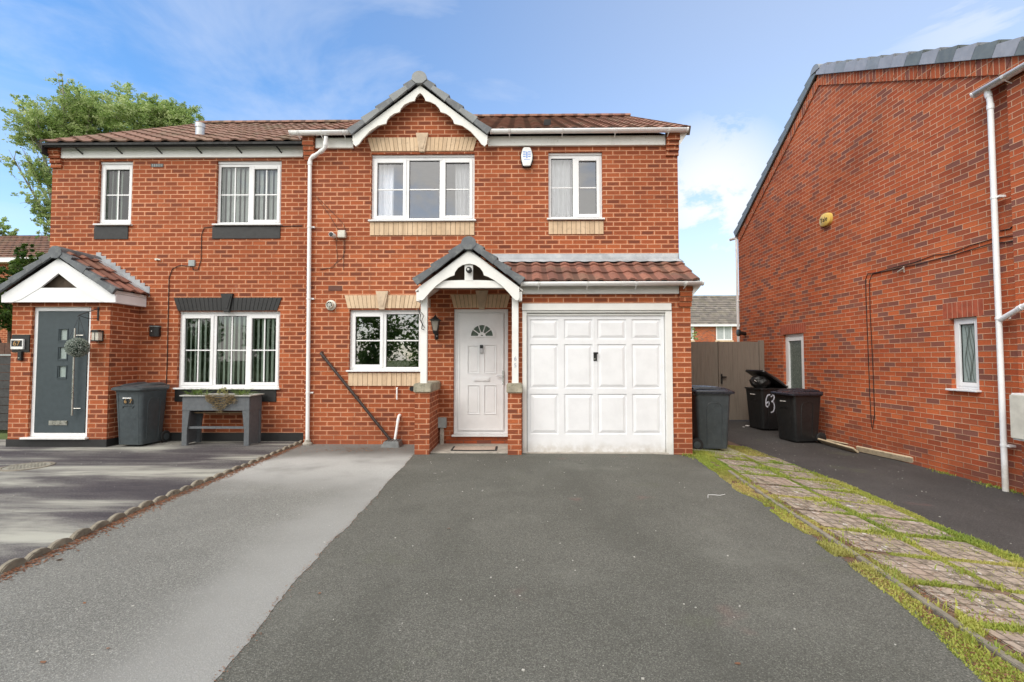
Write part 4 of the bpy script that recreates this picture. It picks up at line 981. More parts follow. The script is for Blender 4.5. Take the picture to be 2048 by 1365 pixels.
hb = z2(450, 550, 470, 1090, Yf-.05); hx = (PY(*Z2(460, 800), Yf-.05)[0]); g = MB(); g.tube([(hx, Yf-.06, hb[1]), (hx, Yf-.06, hb[3])], .013, 12)
for zz in (hb[1]+.11, hb[3]-.11): g.tube([(hx, Yf-.06, zz), (hx+.0, Yf, zz)], .009, 8); g.tube([(hx, Yf-.055, zz), (hx+.11, Yf-.03, zz)], .006, 8)
g.build('pull_handle', steel, dr, smooth=True)
lb = z2(305, 1122, 420, 1150, Yf); g = MB(); g.box(lb[0], lb[2], Yf-.012, Yf-.001, lb[1], lb[3]); g.box(lb[0]+.012, lb[2]-.012, Yf-.018, Yf-.01, lb[1]+.012, lb[3]-.012); g.build('letterbox', steel, dr, bevel=.003)
YQ = YLP-.11
top = [(362, 115), (8, 345), (8, 388), (75, 388), (132, 368), (245, 300), (362, 208)]
for sg in (1, -1):
    Pp = [PY(*Z2(x if sg > 0 else 724-x, y), YQ) for x, y in top]
    prism_concave(Pp, YQ, YQ+.03).build('bargeboard', upvc, P)
g = MB(); g.prism([PY(*Z2(x, y), YQ) for x, y in [(245, 298), (480, 298), (592, 368), (650, 387), (75, 387), (132, 368)]], YQ+.006, YQ+.026); g.build('tie_board', upvc, P)
g = MB(); g.prism([PY(*Z2(x, y), YQ+.1) for x, y in [(362, 150), (180, 330), (545, 330)]], YQ+.10, YQ+.12); g.build('porch_shade_panel', barkd, P)  # dark colour here stands in for shade in the porch recess
ra = PY(*Z2(362, 60), YQ); fL = PY(*Z2(-12, 312), YQ); fRr = PY(*Z2(722, 312), YQ)
gm = MB()
for fx, fz in (fL, fRr):
    vv = Vector((ra[0]-fx, 0, ra[1]-fz)); gm.roofing((fx, YQ+.02, fz), (0, 1, 0), vv, YL-YQ-.03, vv.length, tw=.235, th=vv.length/3.6, amp=.028, lip=.03)
pr = gm.build('porch_roof', tileG, P)
g = MB(); g.prism([(fL[0]+.05, fL[1]-.05), (ra[0], ra[1]-.05), (fRr[0]-.05, fRr[1]-.05), (ra[0], ra[1]-.02)], YQ+.04, YL-.01); g.build('porch_roof_deck', rubber, P)
verge(P, (ra[0], ra[1]), fL, YQ-.02, 0, 4, [greyverge], drop=.075, back=.12); verge(P, (ra[0], ra[1]), fRr, YQ-.02, 0, 4, [greyverge], drop=.075, back=.12)
ridge_cap(P, ra[0], ra[1]-.05, YQ-.06, YL-.02, greyverge, r=.105)
g = MB(); xr = PY(*Z2(700, 343), YQ)[0]; zf0 = PY(*Z2(700, 343), YQ)[1]; zf1 = PY(*Z2(700, 388), YQ)[1]; g.box(xr-.025, xr, YQ+.031, YL-.002, zf1, zf0+.085); g.box(pR+.001, xr-.026, YQ+.04, YL-.002, zf1+.002, zf1+.02)
g.build('porch_fascia', upvc, P)
g = MB(); g.box(fL[0]+.07, fL[0]+.095, YQ+.031, YL-.002, zf1, zf0+.06); g.build('porch_fascia', upvc, P)
# stepped lead flashing where the porch roof meets the wall
g = MB(); d = Vector((fRr[0]-ra[0], 0, fRr[1]-ra[1])); n = 11; nn = Vector((d.z*-1, 0, d.x)).normalized()
for i in range(n):
    a = Vector((ra[0], 0, ra[1]))+d*(i/n); b = Vector((ra[0], 0, ra[1]))+d*((i+1)/n)
    g.prism([(a.x, a.z-.02), (b.x, b.z-.02), (b.x, a.z+.105), (a.x, a.z+.105)], YL-.007, YL-.003)
g.quadv([(ra[0], YL-.01, ra[1]+.045), (ra[0]+d.x, YL-.01, ra[1]+d.z+.045), (ra[0]+d.x, YL-.17, ra[1]+d.z+.05), (ra[0], YL-.17, ra[1]+.05)])
g.build('lead_flashing', lead, P)

# ================================================================== RIGHT HOUSE
XW = 6.02
hr = empty('brick_house', (XW, 9.4, -.2), 'tall multi-toned brick gable wall of the house on the right with grey verge tiles', 'house')
fe = PX(1476, 474, XW); ri = PX(1638, 150, XW); ne = PX(2044, 112, XW)
sl2 = (ri[1]-ne[1])/(ri[0]-ne[0]); yn = 4.9; zn = ri[1]-(ri[0]-yn)*sl2
RWn = rectX(1904, 635, 1959, 783, XW); RD = rectX(1570, 668, 1611, 850, XW); RD = (RD[0], -.26, RD[2], PX(1590, 668, XW)[1])
zt4 = 4.60
m = MB(); m.wall(yn, fe[0], -.6, zt4, [RWn, RD], mpX(XW), .12)
m.quadv([(XW, yn, zt4), (XW, fe[0], zt4), (XW, fe[0], fe[1]), (XW, ri[0], ri[1]), (XW, yn, zn)])
m.wall(XW, 15, -.6, fe[1], [], mpY(fe[0])); m.wall(XW, 15, -.6, zn, [], mpY(yn))
m.build('wall', brickR, hr)
zi = .01
# brick-on-edge course under the verge
for a, b, tag_ in ((ri, (yn, zn), 0), ((ri[0]+.10, ri[1]-.065), fe, 1)):
    A, B = Vector((a[0], a[1])), Vector((b[0], b[1])); d = (B-A).normalized(); nn = Vector((d.y, -d.x)); nn = nn if nn.y < 0 else -nn
    g = MB(); L = (B-A).length; n = int(L/.24)
    for i in range(n):
        p = A+d*(i*L/n+.004); q = A+d*((i+1)*L/n-.004)
        g.prism([tuple(p), tuple(q), tuple(q+nn*.19), tuple(p+nn*.19)], XW-.028+.003*tag_, XW+.005, axis='X')
    g.build('verge_course', soldR, hr, bevel=.002)
vt = [plain('verge_lilac', (.32, .33, .36), .4, .12), plain('verge_green_grey', (.16, .18, .18), .45, .15), plain('verge_mid', (.26, .28, .30), .45, .15)]
for a, b, ser in ((ri, (yn, zn), (0, 0, 2, 0, 0, 2, 0, 0, 1, 0, 1, 0, 1, 0, 1, 0)), (ri, fe, (1,)*30)):
    A, B = Vector((a[0], a[1])), Vector((b[0], b[1])); d = (B-A).normalized(); nn = Vector((d.y, -d.x)); nn = -nn if nn.y < 0 else nn
    L = (B-A).length; n = int(round(L/.31))
    for i in range(n):
        p = A+d*(i*L/n); q = A+d*((i+1.04)*L/n)
        vm_ = MB(); vm_.prism([tuple(p+nn*.0), tuple(q-nn*.0), tuple(q+nn*.20), tuple(p+nn*.150)], XW-.075, XW-.045, axis='X')
        vm_.prism([tuple(p+nn*.151), tuple(q+nn*.201), tuple(q+nn*.165), tuple(p+nn*.135)], XW-.044, XW+.2, axis='X')
        vm_.build('verge_tile', vt[ser[i % len(ser)]], hr, bevel=.004)
g = MB(); 
for k in range(2):
    g.prism([(ri[0]+.14*math.cos(t), ri[1]+.06+.14*math.sin(t)) for t in [math.pi*j/10 for j in range(11)]], XW-.09+k*.0, XW+8, axis='X') if k == 0 else None
g.build('ridge_tile', vt[2], hr)
g = MB()
for b, sgn in (((yn-.3, zn-.3*sl2), 1), ((fe[0]+.2, fe[1]-.1), -1)):
    v = Vector((0, ri[0]-b[0], ri[1]+.1-b[1])); g.roofing((XW, b[0], b[1]+.08), (1, 0, 0), v, 8, v.length, tw=.3, th=.33, prof='flat')
g.build('roof', tileB, hr)
mp = mpX(XW)
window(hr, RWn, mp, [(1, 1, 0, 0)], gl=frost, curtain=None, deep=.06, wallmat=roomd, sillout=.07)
wv = [c for c in bpy.data.objects if c.parent == hr and c.name.startswith('window')][-1]
g = MB(); yc0, yc1 = RWn[0]+.1, RWn[2]-.1
for i in range(5):
    y = yc0+.05+(yc1-yc0-.1)*i/4; g.tube([(XW+.078, y+.02*math.sin(z*.55+i*1.3), RWn[1]+.14+(RWn[3]-RWn[1]-.26)*z/14) for z in range(15)], .0035, 5)
g.build('bead_string', plain('dark_bead', (.09, .11, .10), .5), wv)
# side door
u0, v0, u1, v1 = RD; fr = MB()
for q in ((u0, u0+.06, v0, v1), (u1-.06, u1, v0, v1), (u0+.06, u1-.06, v1-.06, v1), (u0+.06, u1-.06, v0, v0+.06)): bm_(fr, mp, q[0]+.001, q[1]-.001, q[2]+.001, q[3]-.001, .05, .11)
sd_ = fr.build('side_door', upvc, hr, bevel=.004)
fr = MB()
for q in ((u0+.065, u0+.15, v0+.065, v1-.065), (u1-.15, u1-.065, v0+.065, v1-.065), (u0+.15, u1-.15, v1-.15, v1-.065), (u0+.15, u1-.15, v0+.065, v0+.2), (u0+.15, u1-.15, v0+.86, v0+.98)): bm_(fr, mp, *q, .035, .10)
fr.build('door_leaf', upvc, sd_, bevel=.004)
g = MB(); bm_(g, mp, u0+.15, u1-.15, v0+.98, v1-.15, .07, .075); g.build('door_light_pane', plain('smoked_frosted_glass', (.13, .16, .14), .2, .2, 20, .2), sd_)
g = MB(); bm_(g, mp, u0+.15, u1-.15, v0+.2, v0+.86, .06, .08); g.build('door_panel', upvc, sd_)
g = MB(); bm_(g, mp, u1-.13, u1-.09, v0+.95, v0+1.15, .022, .034); g.tube([(XW+.03, u1-.11, v0+1.08), (XW-.02, u1-.11, v0+1.08), (XW-.02, u1-.23, v0+1.08)], .01, 8); g.build('handle', upvc, sd_)
# soldier lintels over the openings
for o in (RWn, RD):
    g = MB(); a, b = o[0]-.10, o[2]+.10; n = round((b-a)/.075)
    for i in range(n): g.box(XW-.004, XW+.01, a+(b-a)*i/n+.005, a+(b-a)*(i+1)/n-.005, o[3]+.004, o[3]+.218)
    bk = MB(); bk.box(XW-.0015, XW+.004, a, b, o[3]+.001, o[3]+.225); B = bk.build('lintel', plain('lintel_mortar', (.55, .33, .22), .9), hr)
    g.build('soldier_brick', plain('soldier_red', (.38, .085, .04), .85, .25, 12, .3), B)
# wing with low eaves nearest the camera
xw2 = 5.93; yw = PX(2031, 600, 5.93)[0]; gzr = PX(1950, 190, 5.86)[1]
m = MB(); m.wall(2.0, yw, -.6, gzr-.05, [], mpX(xw2)); m.wall(xw2, XW, -.6, gzr-.05, [], mpY(yw)); m.wall(xw2, XW, -.6, gzr-.05, [], mpY(2.0))
m.wall(2.0, yn+.0, gzr-.2, gzr+1.2, [], mpX(XW+.03)); m.build('wing_wall', brickR, hr)
g = MB(); g.prism([(xw2-.12, gzr-.0), (XW+.02, gzr+.12), (XW+.02, gzr+.09), (xw2-.12, gzr-.03)], 2.0, yw+.3, axis='Y'); g.build('wing_roof', tileB, hr)
yg = PX(1950, 190, 5.86)[0]
gutter(hr, [(5.86, yg, gzr+.02), (5.86, 2.0, gzr+.0)], r=.056, brk=1.1, out=(-1, 0, 0))
pt_ = PX(1968, 200, 5.94); pb_ = PX(2021, 985, 5.94); yp = PX(1996, 600, 5.90)[0]
downpipe(hr, [(5.87, yp+.01, gzr+.0), (5.90, yp, gzr-.16), (5.90, yp, gz(5.90, yp)+.0)], r=.031, clips=(3.4, 1.9, .35), off=(.06, 0, 0))
# branch pipe joining from the wing
g = MB(); jy = yp; jz = PX(2000, 640, 5.9)[1]
downpipe(hr, [(5.95, yp-.62, jz+.20), (5.86, yp-.52, jz+.20), (5.82, yp-.40, jz+.14), (5.90, yp-.02, jz)], r=.031, name='branch_pipe', off=(.06, 0, 0))
g.bm.free()
# far corner downpipe with gutter stub
fy = fe[0]+.08; g0 = PX(1475, 476, XW-.02)
downpipe(hr, [(XW-.02, fy-.02, fe[1]-.02), (XW-.02, fy-.03, .6), (XW-.02, fy-.03, -.1)], r=.031, clips=(3.0, 1.6), off=(.06, 0, 0))
g = MB(); g.tube([(XW-.16, fy+.1, fe[1]-.02), (XW+.05, fy-.02, fe[1]+.02)], .06, 10, True, True); g.build('gutter', pipew, hr)
# cables
def cX(seq, X): return [(X, *PX(a, b, X)) for a, b in seq]
cable(hr, cX([(2046, 400), (2040, 440), (2020, 458), (2000, 462)], XW-.01), .007)
cable(hr, cX([(2040, 470), (1985, 478), (1940, 492), (1900, 507), (1870, 510), (1830, 525), (1790, 535), (1755, 545), (1735, 548), (1731, 560), (1732, 600), (1736, 700), (1740, 800), (1743, 855)], XW-.011), .006)
cable(hr, cX([(2040, 482), (1985, 487), (1900, 512), (1840, 528), (1780, 541), (1745, 548), (1739, 562), (1740, 620), (1746, 740), (1749, 830), (1745, 858)], XW-.012), .006)
g = MB(); q = PX(1808, 542, XW); g.tube([(XW-.02, q[0]+.10, q[1]), (XW-.05, q[0]-.05, q[1]+.03)], .010, 6); g.tube([(XW-.02, q[0]-.03, q[1]-.03), (XW-.06, q[0]-.07, q[1]+.05)], .008, 6); g.build('cable_bracket', offw, hr)
g = MB(); q = PX(1491, 668, XW); g.tube([(XW+.01, q[0], q[1]), (XW-.22, q[0]-.1, q[1]+.02)], .05, 12); g.lathe((XW-.26, q[0]-.1, q[1]+.02), [(.03, 0), (.09, .01), (.09, .06), (.05, .08)], 16, 'X'); g.build('extractor_vent', black, hr, smooth=True)
# meter box with its conduit
mbx = empty('meter_box', (5.7, 5.15, .4), 'white wall mounted meter box at the right edge beside the tall downpipe', 'meter box')
xf = 5.71; y1 = PX(2019, 830, xf)[0]; za, zb = PX(2030, 881, xf)[1], PX(2030, 787, xf)[1]
g = MB(); g.box(xf+.02, xw2-.002, y1-.42, y1, za, zb); g.build('box_body', white, mbx, bevel=.008)
g = MB(); g.box(xf, xf+.018, y1-.41, y1+.0, za+.02, zb-.02); g.build('box_door', offw, mbx, bevel=.006)
g = MB(); g.box(xf+.05, xf+.11, y1-.22, y1-.12, -.25, za-.001); g.build('conduit', white, mbx)

# ================================================================== DISTANT HOUSES
def far_house(x0, x1, y, zg, ze, zr, depth, wallm, tm, label, wins, fascia_=True):
    h = empty('distant_house', ((x0+x1)/2, y, zg), label, 'house')
    m = MB(); q = [(x0, y), (x1, y), (x1, y+depth), (x0, y+depth)]
    for i in range(4):
        a, b = q[i], q[(i+1) % 4]; m.quadv([(a[0], a[1], zg), (b[0], b[1], zg), (b[0], b[1], ze), (a[0], a[1], ze)])
    for x in (x0, x1): m.quadv([(x, y, ze), (x, y+depth, ze), (x, y+depth/2, zr-.1)])
    m.build('wall', wallm, h)
    r = MB()
    for sg in (1, -1):
        yy = y-.3 if sg > 0 else y+depth+.3; v = Vector((0, sg*(depth/2+.3), zr-ze)); r.roofing((x0-.3, yy, ze), (1, 0, 0), v, x1-x0+.6, v.length, tw=.33, th=.35, prof='flat', lip=.05)
    r.build('roof', tm, h)
    f = MB(); f.box(x0-.3, x1+.3, y-.34, y-.31, ze-.16, ze+.02); f.box(x0-.3, x1+.3, y-.305, y-.002, ze-.16, ze-.12); f.build('fascia', upvc, h)
    for (a, b, c, d) in wins:
        w_ = MB(); frame4(w_, (a, b, c, d), .09, y-.03, y+.05); w_.box((a+c)/2-.05, (a+c)/2+.05, y-.03, y+.05, b+.09, d-.09); W_ = w_.build('window', upvc, h)
        w_ = MB(); w_.box(a+.09, c-.09, y-.012, y-.002, b+.09, d-.09); w_.build('pane', MATS.get('distant_glass') or plain('distant_glass', (.42, .45, .45), .4), W_)
        w_ = MB(); w_.box(a-.1, c+.1, y-.06, y-.002, b-.30, b-.002); w_.build('sill', cream, W_)
    return h
yb = 42.0; w1 = rect(1432, 651, 1464, 681, yb); w2 = rect(1372, 651, 1387, 681, yb)
far_house(PY(1345, 650, yb)[0], PY(1530, 650, yb)[0], yb, -.2, PY(1430, 650, yb)[1], PY(1430, 592, yb+4)[1], 8, brickR, tileB, 'distant brick house with grey tiled roof seen above the side gate', [w1, w2])
yb = 19.0
far_house(-32, PY(78, 520, yb)[0], yb, 0, PY(40, 520, yb)[1], PY(40, 473, yb+3.5)[1], 7, brick, tileL, 'distant house at far left with weathered brown roof behind the shrub', [])
bpy.context.view_layer.update()

# ================================================================== GROUND
def sheet(name, mat, xs, ys, dz, edge=None, kind='structure', clipf=None):
    m = MB(); g = [[m.bm.verts.new((x, y, gz(x, y)+dz)) for x in xs] for y in ys]
    for j in range(len(ys)-1):
        for i in range(len(xs)-1):
            if clipf and clipf((xs[i]+xs[i+1])/2, (ys[j]+ys[j+1])/2): continue
            m.bm.faces.new((g[j][i], g[j][i+1], g[j+1][i+1], g[j+1][i]))
    o = m.build(name, mat); o['kind'] = kind; return o
def fr_(a, b, s):
    n = max(1, int(round((b-a)/s))); return [a+(b-a)*i/n for i in range(n+1)]
sheet('ground', turf, [-600, -100, -30, -14]+fr_(-12, 8, .5)+[12, 30, 100, 600], [-600, -100, -30, -12]+fr_(-10, 16, .5)+[25, 60, 200, 900], -.02)
def strip(name, mat, lf, rf_, y0, y1, dz, sy=.035, nx=6):
    m = MB(); ys = fr_(y0, y1, sy); g = []
    for y in ys:
        a, b = lf(y), rf_(y); g.append([m.bm.verts.new((a+(b-a)*i/nx, y, gz(a+(b-a)*i/nx, y)+dz)) for i in range(nx+1)])
    for A, B in zip(g, g[1:]):
        for i in range(nx): m.bm.faces.new((A[i], A[i+1], B[i+1], B[i]))
    o = m.build(name, mat); o['kind'] = 'structure'; return o
def lerpt(tab):
    def f(y):
        if y <= tab[0][0]: return tab[0][1]
        for (a, p), (b, q) in zip(tab, tab[1:]):
            if y <= b: return p+(q-p)*(y-a)/(b-a)
        return tab[-1][1]
    return f
nz = lambda y, s, a: a*mnoise.noise(Vector((y*s, 3.3, 0)))
seam = lerpt([(-6, -1.2), (2.07, -1.31), (3.07, -1.40), (6.95, -1.52), (7.3, -1.52), (8, -1.5)]); seamf = lambda y: seam(y)+nz(y, 3, .025)+nz(y, 11, .010)+nz(y, 34, .010)
eL = lerpt([(-6, -3.2), (3.1, -3.36), (4.6, -3.53), (8.1, -3.62)])
eR0 = lerpt([(-6, 1.6), (2.07, 2.04), (2.53, 2.15), (3.06, 2.23), (3.73, 2.31), (4.77, 2.41), (5.17, 2.35), (7.1, 2.62), (8, 2.75)]); eR = lambda y: eR0(y)+nz(y, 2.5, .05)+nz(y, 9, .02)
sR0 = lerpt([(-6, 3.5), (3.54, 3.74), (5.56, 3.95), (9.3, 3.97)]); sR = lambda y: sR0(y)+nz(y, 4, .03)
strip('driveway', tarD, seamf, eR, -5, 7.25, .004); 
strip('driveway', tarL, eL, seamf, -5, 8.0, .006, nx=4)
strip('neighbour_driveway', tarS, lambda y: -11, lambda y: eL(y)-.0, -5, 8.3, .002, nx=10)
strip('side_driveway', tarR, sR, lambda y: XW+.05, -5, 13.5, .004)
strip('verge_soil', soil, lambda y: eR(y)-.03, lambda y: sR(y)+.03, -5, 9.4, .0)
sheet('footpath', tarS, fr_(-30, 30, 5), [-7, -5], .0); sheet('road', tarR, fr_(-60, 60, 10), [-14, -7.15], -.08+.075)
g = MB(); g.box(-30, 30, -7.14, -7.0, -.05, .05); tag(g.build('road_kerb', conc), 'concrete kerb along the road', 'kerb')['kind'] = 'structure'
# left side path beside porch, concrete apron of the side gate
strip('garage_apron', conc, lambda y: 2.60, lambda y: 3.6, 7.55, 11.0, .006)
# edging kerb of the paved strip
ke = lerpt([(-3, 1.9), (2.35, 2.27), (4.63, 2.50), (7.2, 2.78)])
g = MB(); ys = fr_(-2, 6.2, .915)
for a, b in zip(ys, ys[1:]):
    s_ = 8; L0 = []
    for k in range(s_+1):
        y = a+.008+(b-a-.016)*k/s_; x = ke(y)+.01*math.sin(y*2.1); z = gz(x, y)
        L0.append([(x-.022, y, z-.05), (x+.022, y, z-.05), (x+.022, y, z+.022), (x-.022, y, z+.022)])
    g.loft(L0)
tag(g.build('path_edging', edgem, bevel=.004), 'thin concrete edging strip along the left side of the mossy slabs', 'edging')
# scalloped edging between the two driveways: every block its own thing
def edging_block():
    m = MB(); P = []
    prof = [(-.095, -.03), (-.095, .018), (-.08, .036), (-.05, .052), (0, .060), (.05, .052), (.08, .036), (.095, .018), (.095, -.03)]
    m.prism([(a, b) for a, b in prof], -.021, .021, axis='X')
    for v in m.bm.verts: v.co.x += random.uniform(-.003, .003)
    return m.build('edging_block', edgem, bevel=.006, at=(0, 0, 0))
eb = edging_block(); i = 0; y = 8.0; first = True
nb = 0; ys = []
while y > .6: ys.append(y); y -= .192
for k, y in enumerate(ys):
    o = eb if k == 0 else eb.copy()
    if k: C.objects.link(o)
    o.location = (eL(y)-.0, y, -.006+random.uniform(-.012, .006)); o.rotation_euler = (random.uniform(-.05, .05), random.uniform(-.08, .08), math.atan2(-(eL(y+.1)-eL(y-.1)), .2)+random.uniform(-.03, .03)); o.scale = (1, 1, random.uniform(.85, 1.12))
    tag(o, 'small scalloped concrete edging block in the row between the two left driveways', 'edging block', 'scalloped edging blocks between the driveways')
# imprinted slabs
def slab():
    m = MB(); m.box(-.27, .27, -.222, .222, -.04, .012)
    return m.build('paving_slab', slabm, bevel=.008, at=(0, 0, 0))
sb = slab(); k = 0; slabs = []
for r_ in range(12):
    yc = 7.35-.50*r_
    for c_ in range(2):
        me = sb.data if k == 0 else sb.data.copy()
        o = sb if k == 0 else sb.copy()
        if k: C.objects.link(o); o.data = me
        xc = ke(yc)+.38+c_*.60
        ou, ov_ = .149*random.randint(1, 30), .112*random.randint(1, 30)
        if k:
            for lp in me.uv_layers[0].data: lp.uv = (lp.uv[0]+ou, lp.uv[1]+ov_)
        zc = gz(xc, yc); o.location = (xc, yc, zc+random.uniform(-.004, .003)); sl_x = (gz(xc+.2, yc)-gz(xc-.2, yc))/.4
        o.rotation_euler = (random.uniform(-.012, .012), -math.atan(sl_x)+random.uniform(-.01, .01), random.uniform(-.02, .02)-.05)
        rown = ['first', 'second', 'third', 'fourth', 'fifth', 'sixth', 'seventh', 'eighth', 'ninth', 'tenth', 'eleventh', 'twelfth'][r_]
        tag(o, f"mossy imprinted slab, {'left' if c_ == 0 else 'right'} column, {rown} row from the grey bin", 'paving slab', 'imprinted paving slabs in the grassy strip'); slabs.append((xc, yc)); k += 1
# grass in the joints and along the edges: uncountable
gm = MB(); gm.uvl = gm.bm.loops.layers.uv.new('UVMap')
def blade(x, y, h, val):
    z = gz(x, y); a = random.random()*6.28; w_ = random.uniform(.003, .006); l = random.uniform(.2, 1.0)*h
    dx, dy = math.cos(a), math.sin(a); nx, ny = -dy*w_, dx*w_
    p0, p1 = (x-nx, y-ny, z), (x+nx, y+ny, z); q0, q1 = (x-nx*.7+dx*l*.35, y-ny*.7+dy*l*.35, z+h*.65), (x+nx*.7+dx*l*.35, y+ny*.7+dy*l*.35, z+h*.65); tp = (x+dx*l, y+dy*l, z+h)
    v = [gm.bm.verts.new(p) for p in (p0, p1, q1, q0)]; t = gm.bm.verts.new(tp)
    for f in (gm.bm.faces.new(v), gm.bm.faces.new((v[3], v[2], t))):
        gm.cust[f] = 1
        for lp in f.loops: lp[gm.uvl].uv = (val, .5)
def dens(x, y, s=1.7): return mnoise.noise(Vector((x*s, y*s, 1.7)))*.5+.5
tries = 0
def onslab(x, y):
    for sx_, sy_ in slabs:
        if abs(x-sx_) < .262 and abs(y-sy_) < .212: return True
    return False
for _ in range(260000):
    y = 1.3+6.3*random.random()**1.5 if random.random() < .8 else random.uniform(1.3, 8.6)
    a, b = eR(y)-.05, sR(y)+.05; x = random.uniform(a, b)
    if onslab(x, y) and random.random() > .03+.22*(dens(x+13, y, 5) > .62)+.25*sstep(4.5, 7, y)*(dens(x+3, y, 2.5) > .5): continue
    near = min(x-a, b-x); d_ = dens(x, y); d2 = dens(x+9, y, 6)
    p = (.62 if near > .16 else .95)+.3*sstep(4.5, 7, y)
    if b-x < .30: p = 1.3
    if d_*.6+d2*.4 < .52-p*.22: continue
    if x-a < .45 and y < 4.2 and dens(x+2, y, 4) < .44: continue
    gr = dens(x-5, y+3, 1.1); val = min(1, max(0, (1-gr)*1.5-.35+random.uniform(-.18, .18)+(.25 if x-a < .3 else 0)))
    h = random.uniform(.005, .019)*(1.8 if d_ > .58 else 1)*(1.15 if b-x < .3 else 1)
    blade(x, y, h, val)
for _ in range(900):   # odd weeds at wall feet
    c = random.choice([(5.98, 5.95), (5.97, 6.2), (5.98, 6.9), (2.66, 7.15), (2.5, 7.12), (2.7, 7.4)]); x, y = c[0]+random.gauss(0, .05), c[1]+random.gauss(0, .10)
    if x < XW-.01: blade(x, y, random.uniform(.01, .04), random.uniform(0, .5))
for _ in range(1500):   # taller tufts here and there
    if _ % 30 == 0:
        ty = 1.6+5.4*random.random()**1.3; tx = random.choice([sR(ty)-.1, ke(ty)+.68, ke(ty)+.02, eR(ty)+.12])+random.gauss(0, .05); tv = random.uniform(0, .45)
    blade(tx+random.gauss(0, .045), ty+random.gauss(0, .045), random.uniform(.02, .055), tv+random.uniform(0, .2))
go = gm.build('grass', grassm, recalc=False); tag(go, 'short yellow green grass and moss growing round the slabs', 'grass', kind='stuff')
# moss cushions
# fallen leaves and grit along the edgings
lm = MB(); lm.uvl = lm.bm.loops.layers.uv.new('UVMap')
def flat(x, y, s, val, z=.008):
    a = random.random()*6.28; zz = gz(x, y)+z; pts = []
    for k in range(5):
        t = a+k*1.256; r = s*random.uniform(.5, 1.2); pts.append((x+math.cos(t)*r, y+math.sin(t)*r*.6, zz+random.uniform(0, s*.5)))
    f = lm.bm.faces.new([lm.bm.verts.new(p) for p in pts]); lm.cust[f] = 1
    for lp in f.loops: lp[lm.uvl].uv = (val, .5)
for _ in range(5200):
    y = random.uniform(1.2, 8.0); flat(eL(y)+.03+abs(random.gauss(0, .05)), y, random.uniform(.005, .015), random.random())
for _ in range(9000):
    y = 1.3+5*random.random()**1.4; flat(eR(y)+abs(random.gauss(0, .22))-.03, y, random.uniform(.003, .010), random.random())
for _ in range(420): flat(random.gauss(-2.5, .45), random.gauss(7.4, .15), random.uniform(.005, .014), random.random())
for _ in range(900):
    y = random.uniform(1.8, 7.0); flat(seamf(y)+random.gauss(0, .018), y, random.uniform(.002, .006), random.random())
for px_q, py_q, s_q in ((117, 1123, .035), (155, 1104, .02), (897, 1060, .022), (1475, 1331, .014), (85, 1330, .02), (640, 1190, .012), (215, 1302, .012), (168, 1210, .012)): flat(*PG(px_q, py_q), s_q, random.random())
for _ in range(150): flat(random.uniform(-3.4, -2), 7.8+random.uniform(-.1, .02), random.uniform(.004, .01), random.random())
lo_ = lm.build('leaf_litter', litterm, recalc=False); tag(lo_, 'brown leaf litter and grit gathered along the driveway edges', 'litter', kind='stuff')
pm = MB()
for _ in range(300):
    r = random.random()
    if r < .5: x, y = random.uniform(-3.3, 2.0), 1.6+5.2*random.random()**1.2
    elif r < .8: x, y = random.uniform(4.0, 5.9), random.uniform(3.5, 10)
    else: x, y = random.uniform(-7.5, -3.7), random.uniform(4, 8)
    s = random.uniform(.002, .0065); z = gz(x, y)+.004; pm.box(x-s, x+s, y-s*.7, y+s*.7, z, z+s*.7, rot=(0, 0, random.random()*3))
tag(pm.build('pebbles', plain('pale_pebble', (.42, .41, .37), .8)), 'tiny pale stones scattered over the driveways', 'pebbles', kind='stuff')
# manhole
mh = PG(54, 934); mo_ = empty('manhole_cover', (mh[0], mh[1], .002), 'round worn manhole cover set in the left driveway', 'manhole cover')
g = MB(); g.lathe((mh[0], mh[1], .0), [(.27, .0), (.27, .010), (.235, .012), (.235, .004)], 40); g.build('rim', edgem, mo_)
g = MB(); g.lathe((mh[0], mh[1], .0), [(.225, .0), (.225, .010), (.0, .011)], 40)
for i in range(-4, 5):
    for j in range(-4, 5):
        if i*i+j*j < 18: g.box(mh[0]+i*.045-.012, mh[0]+i*.045+.012, mh[1]+j*.045-.012, mh[1]+j*.045+.012, .0105, .014)
g.build('cover_plate', plain('worn_iron', (.22, .21, .17), .7, .3, 20, .4, dirt=(.5, .48, .4), dirtamt=.6), mo_)
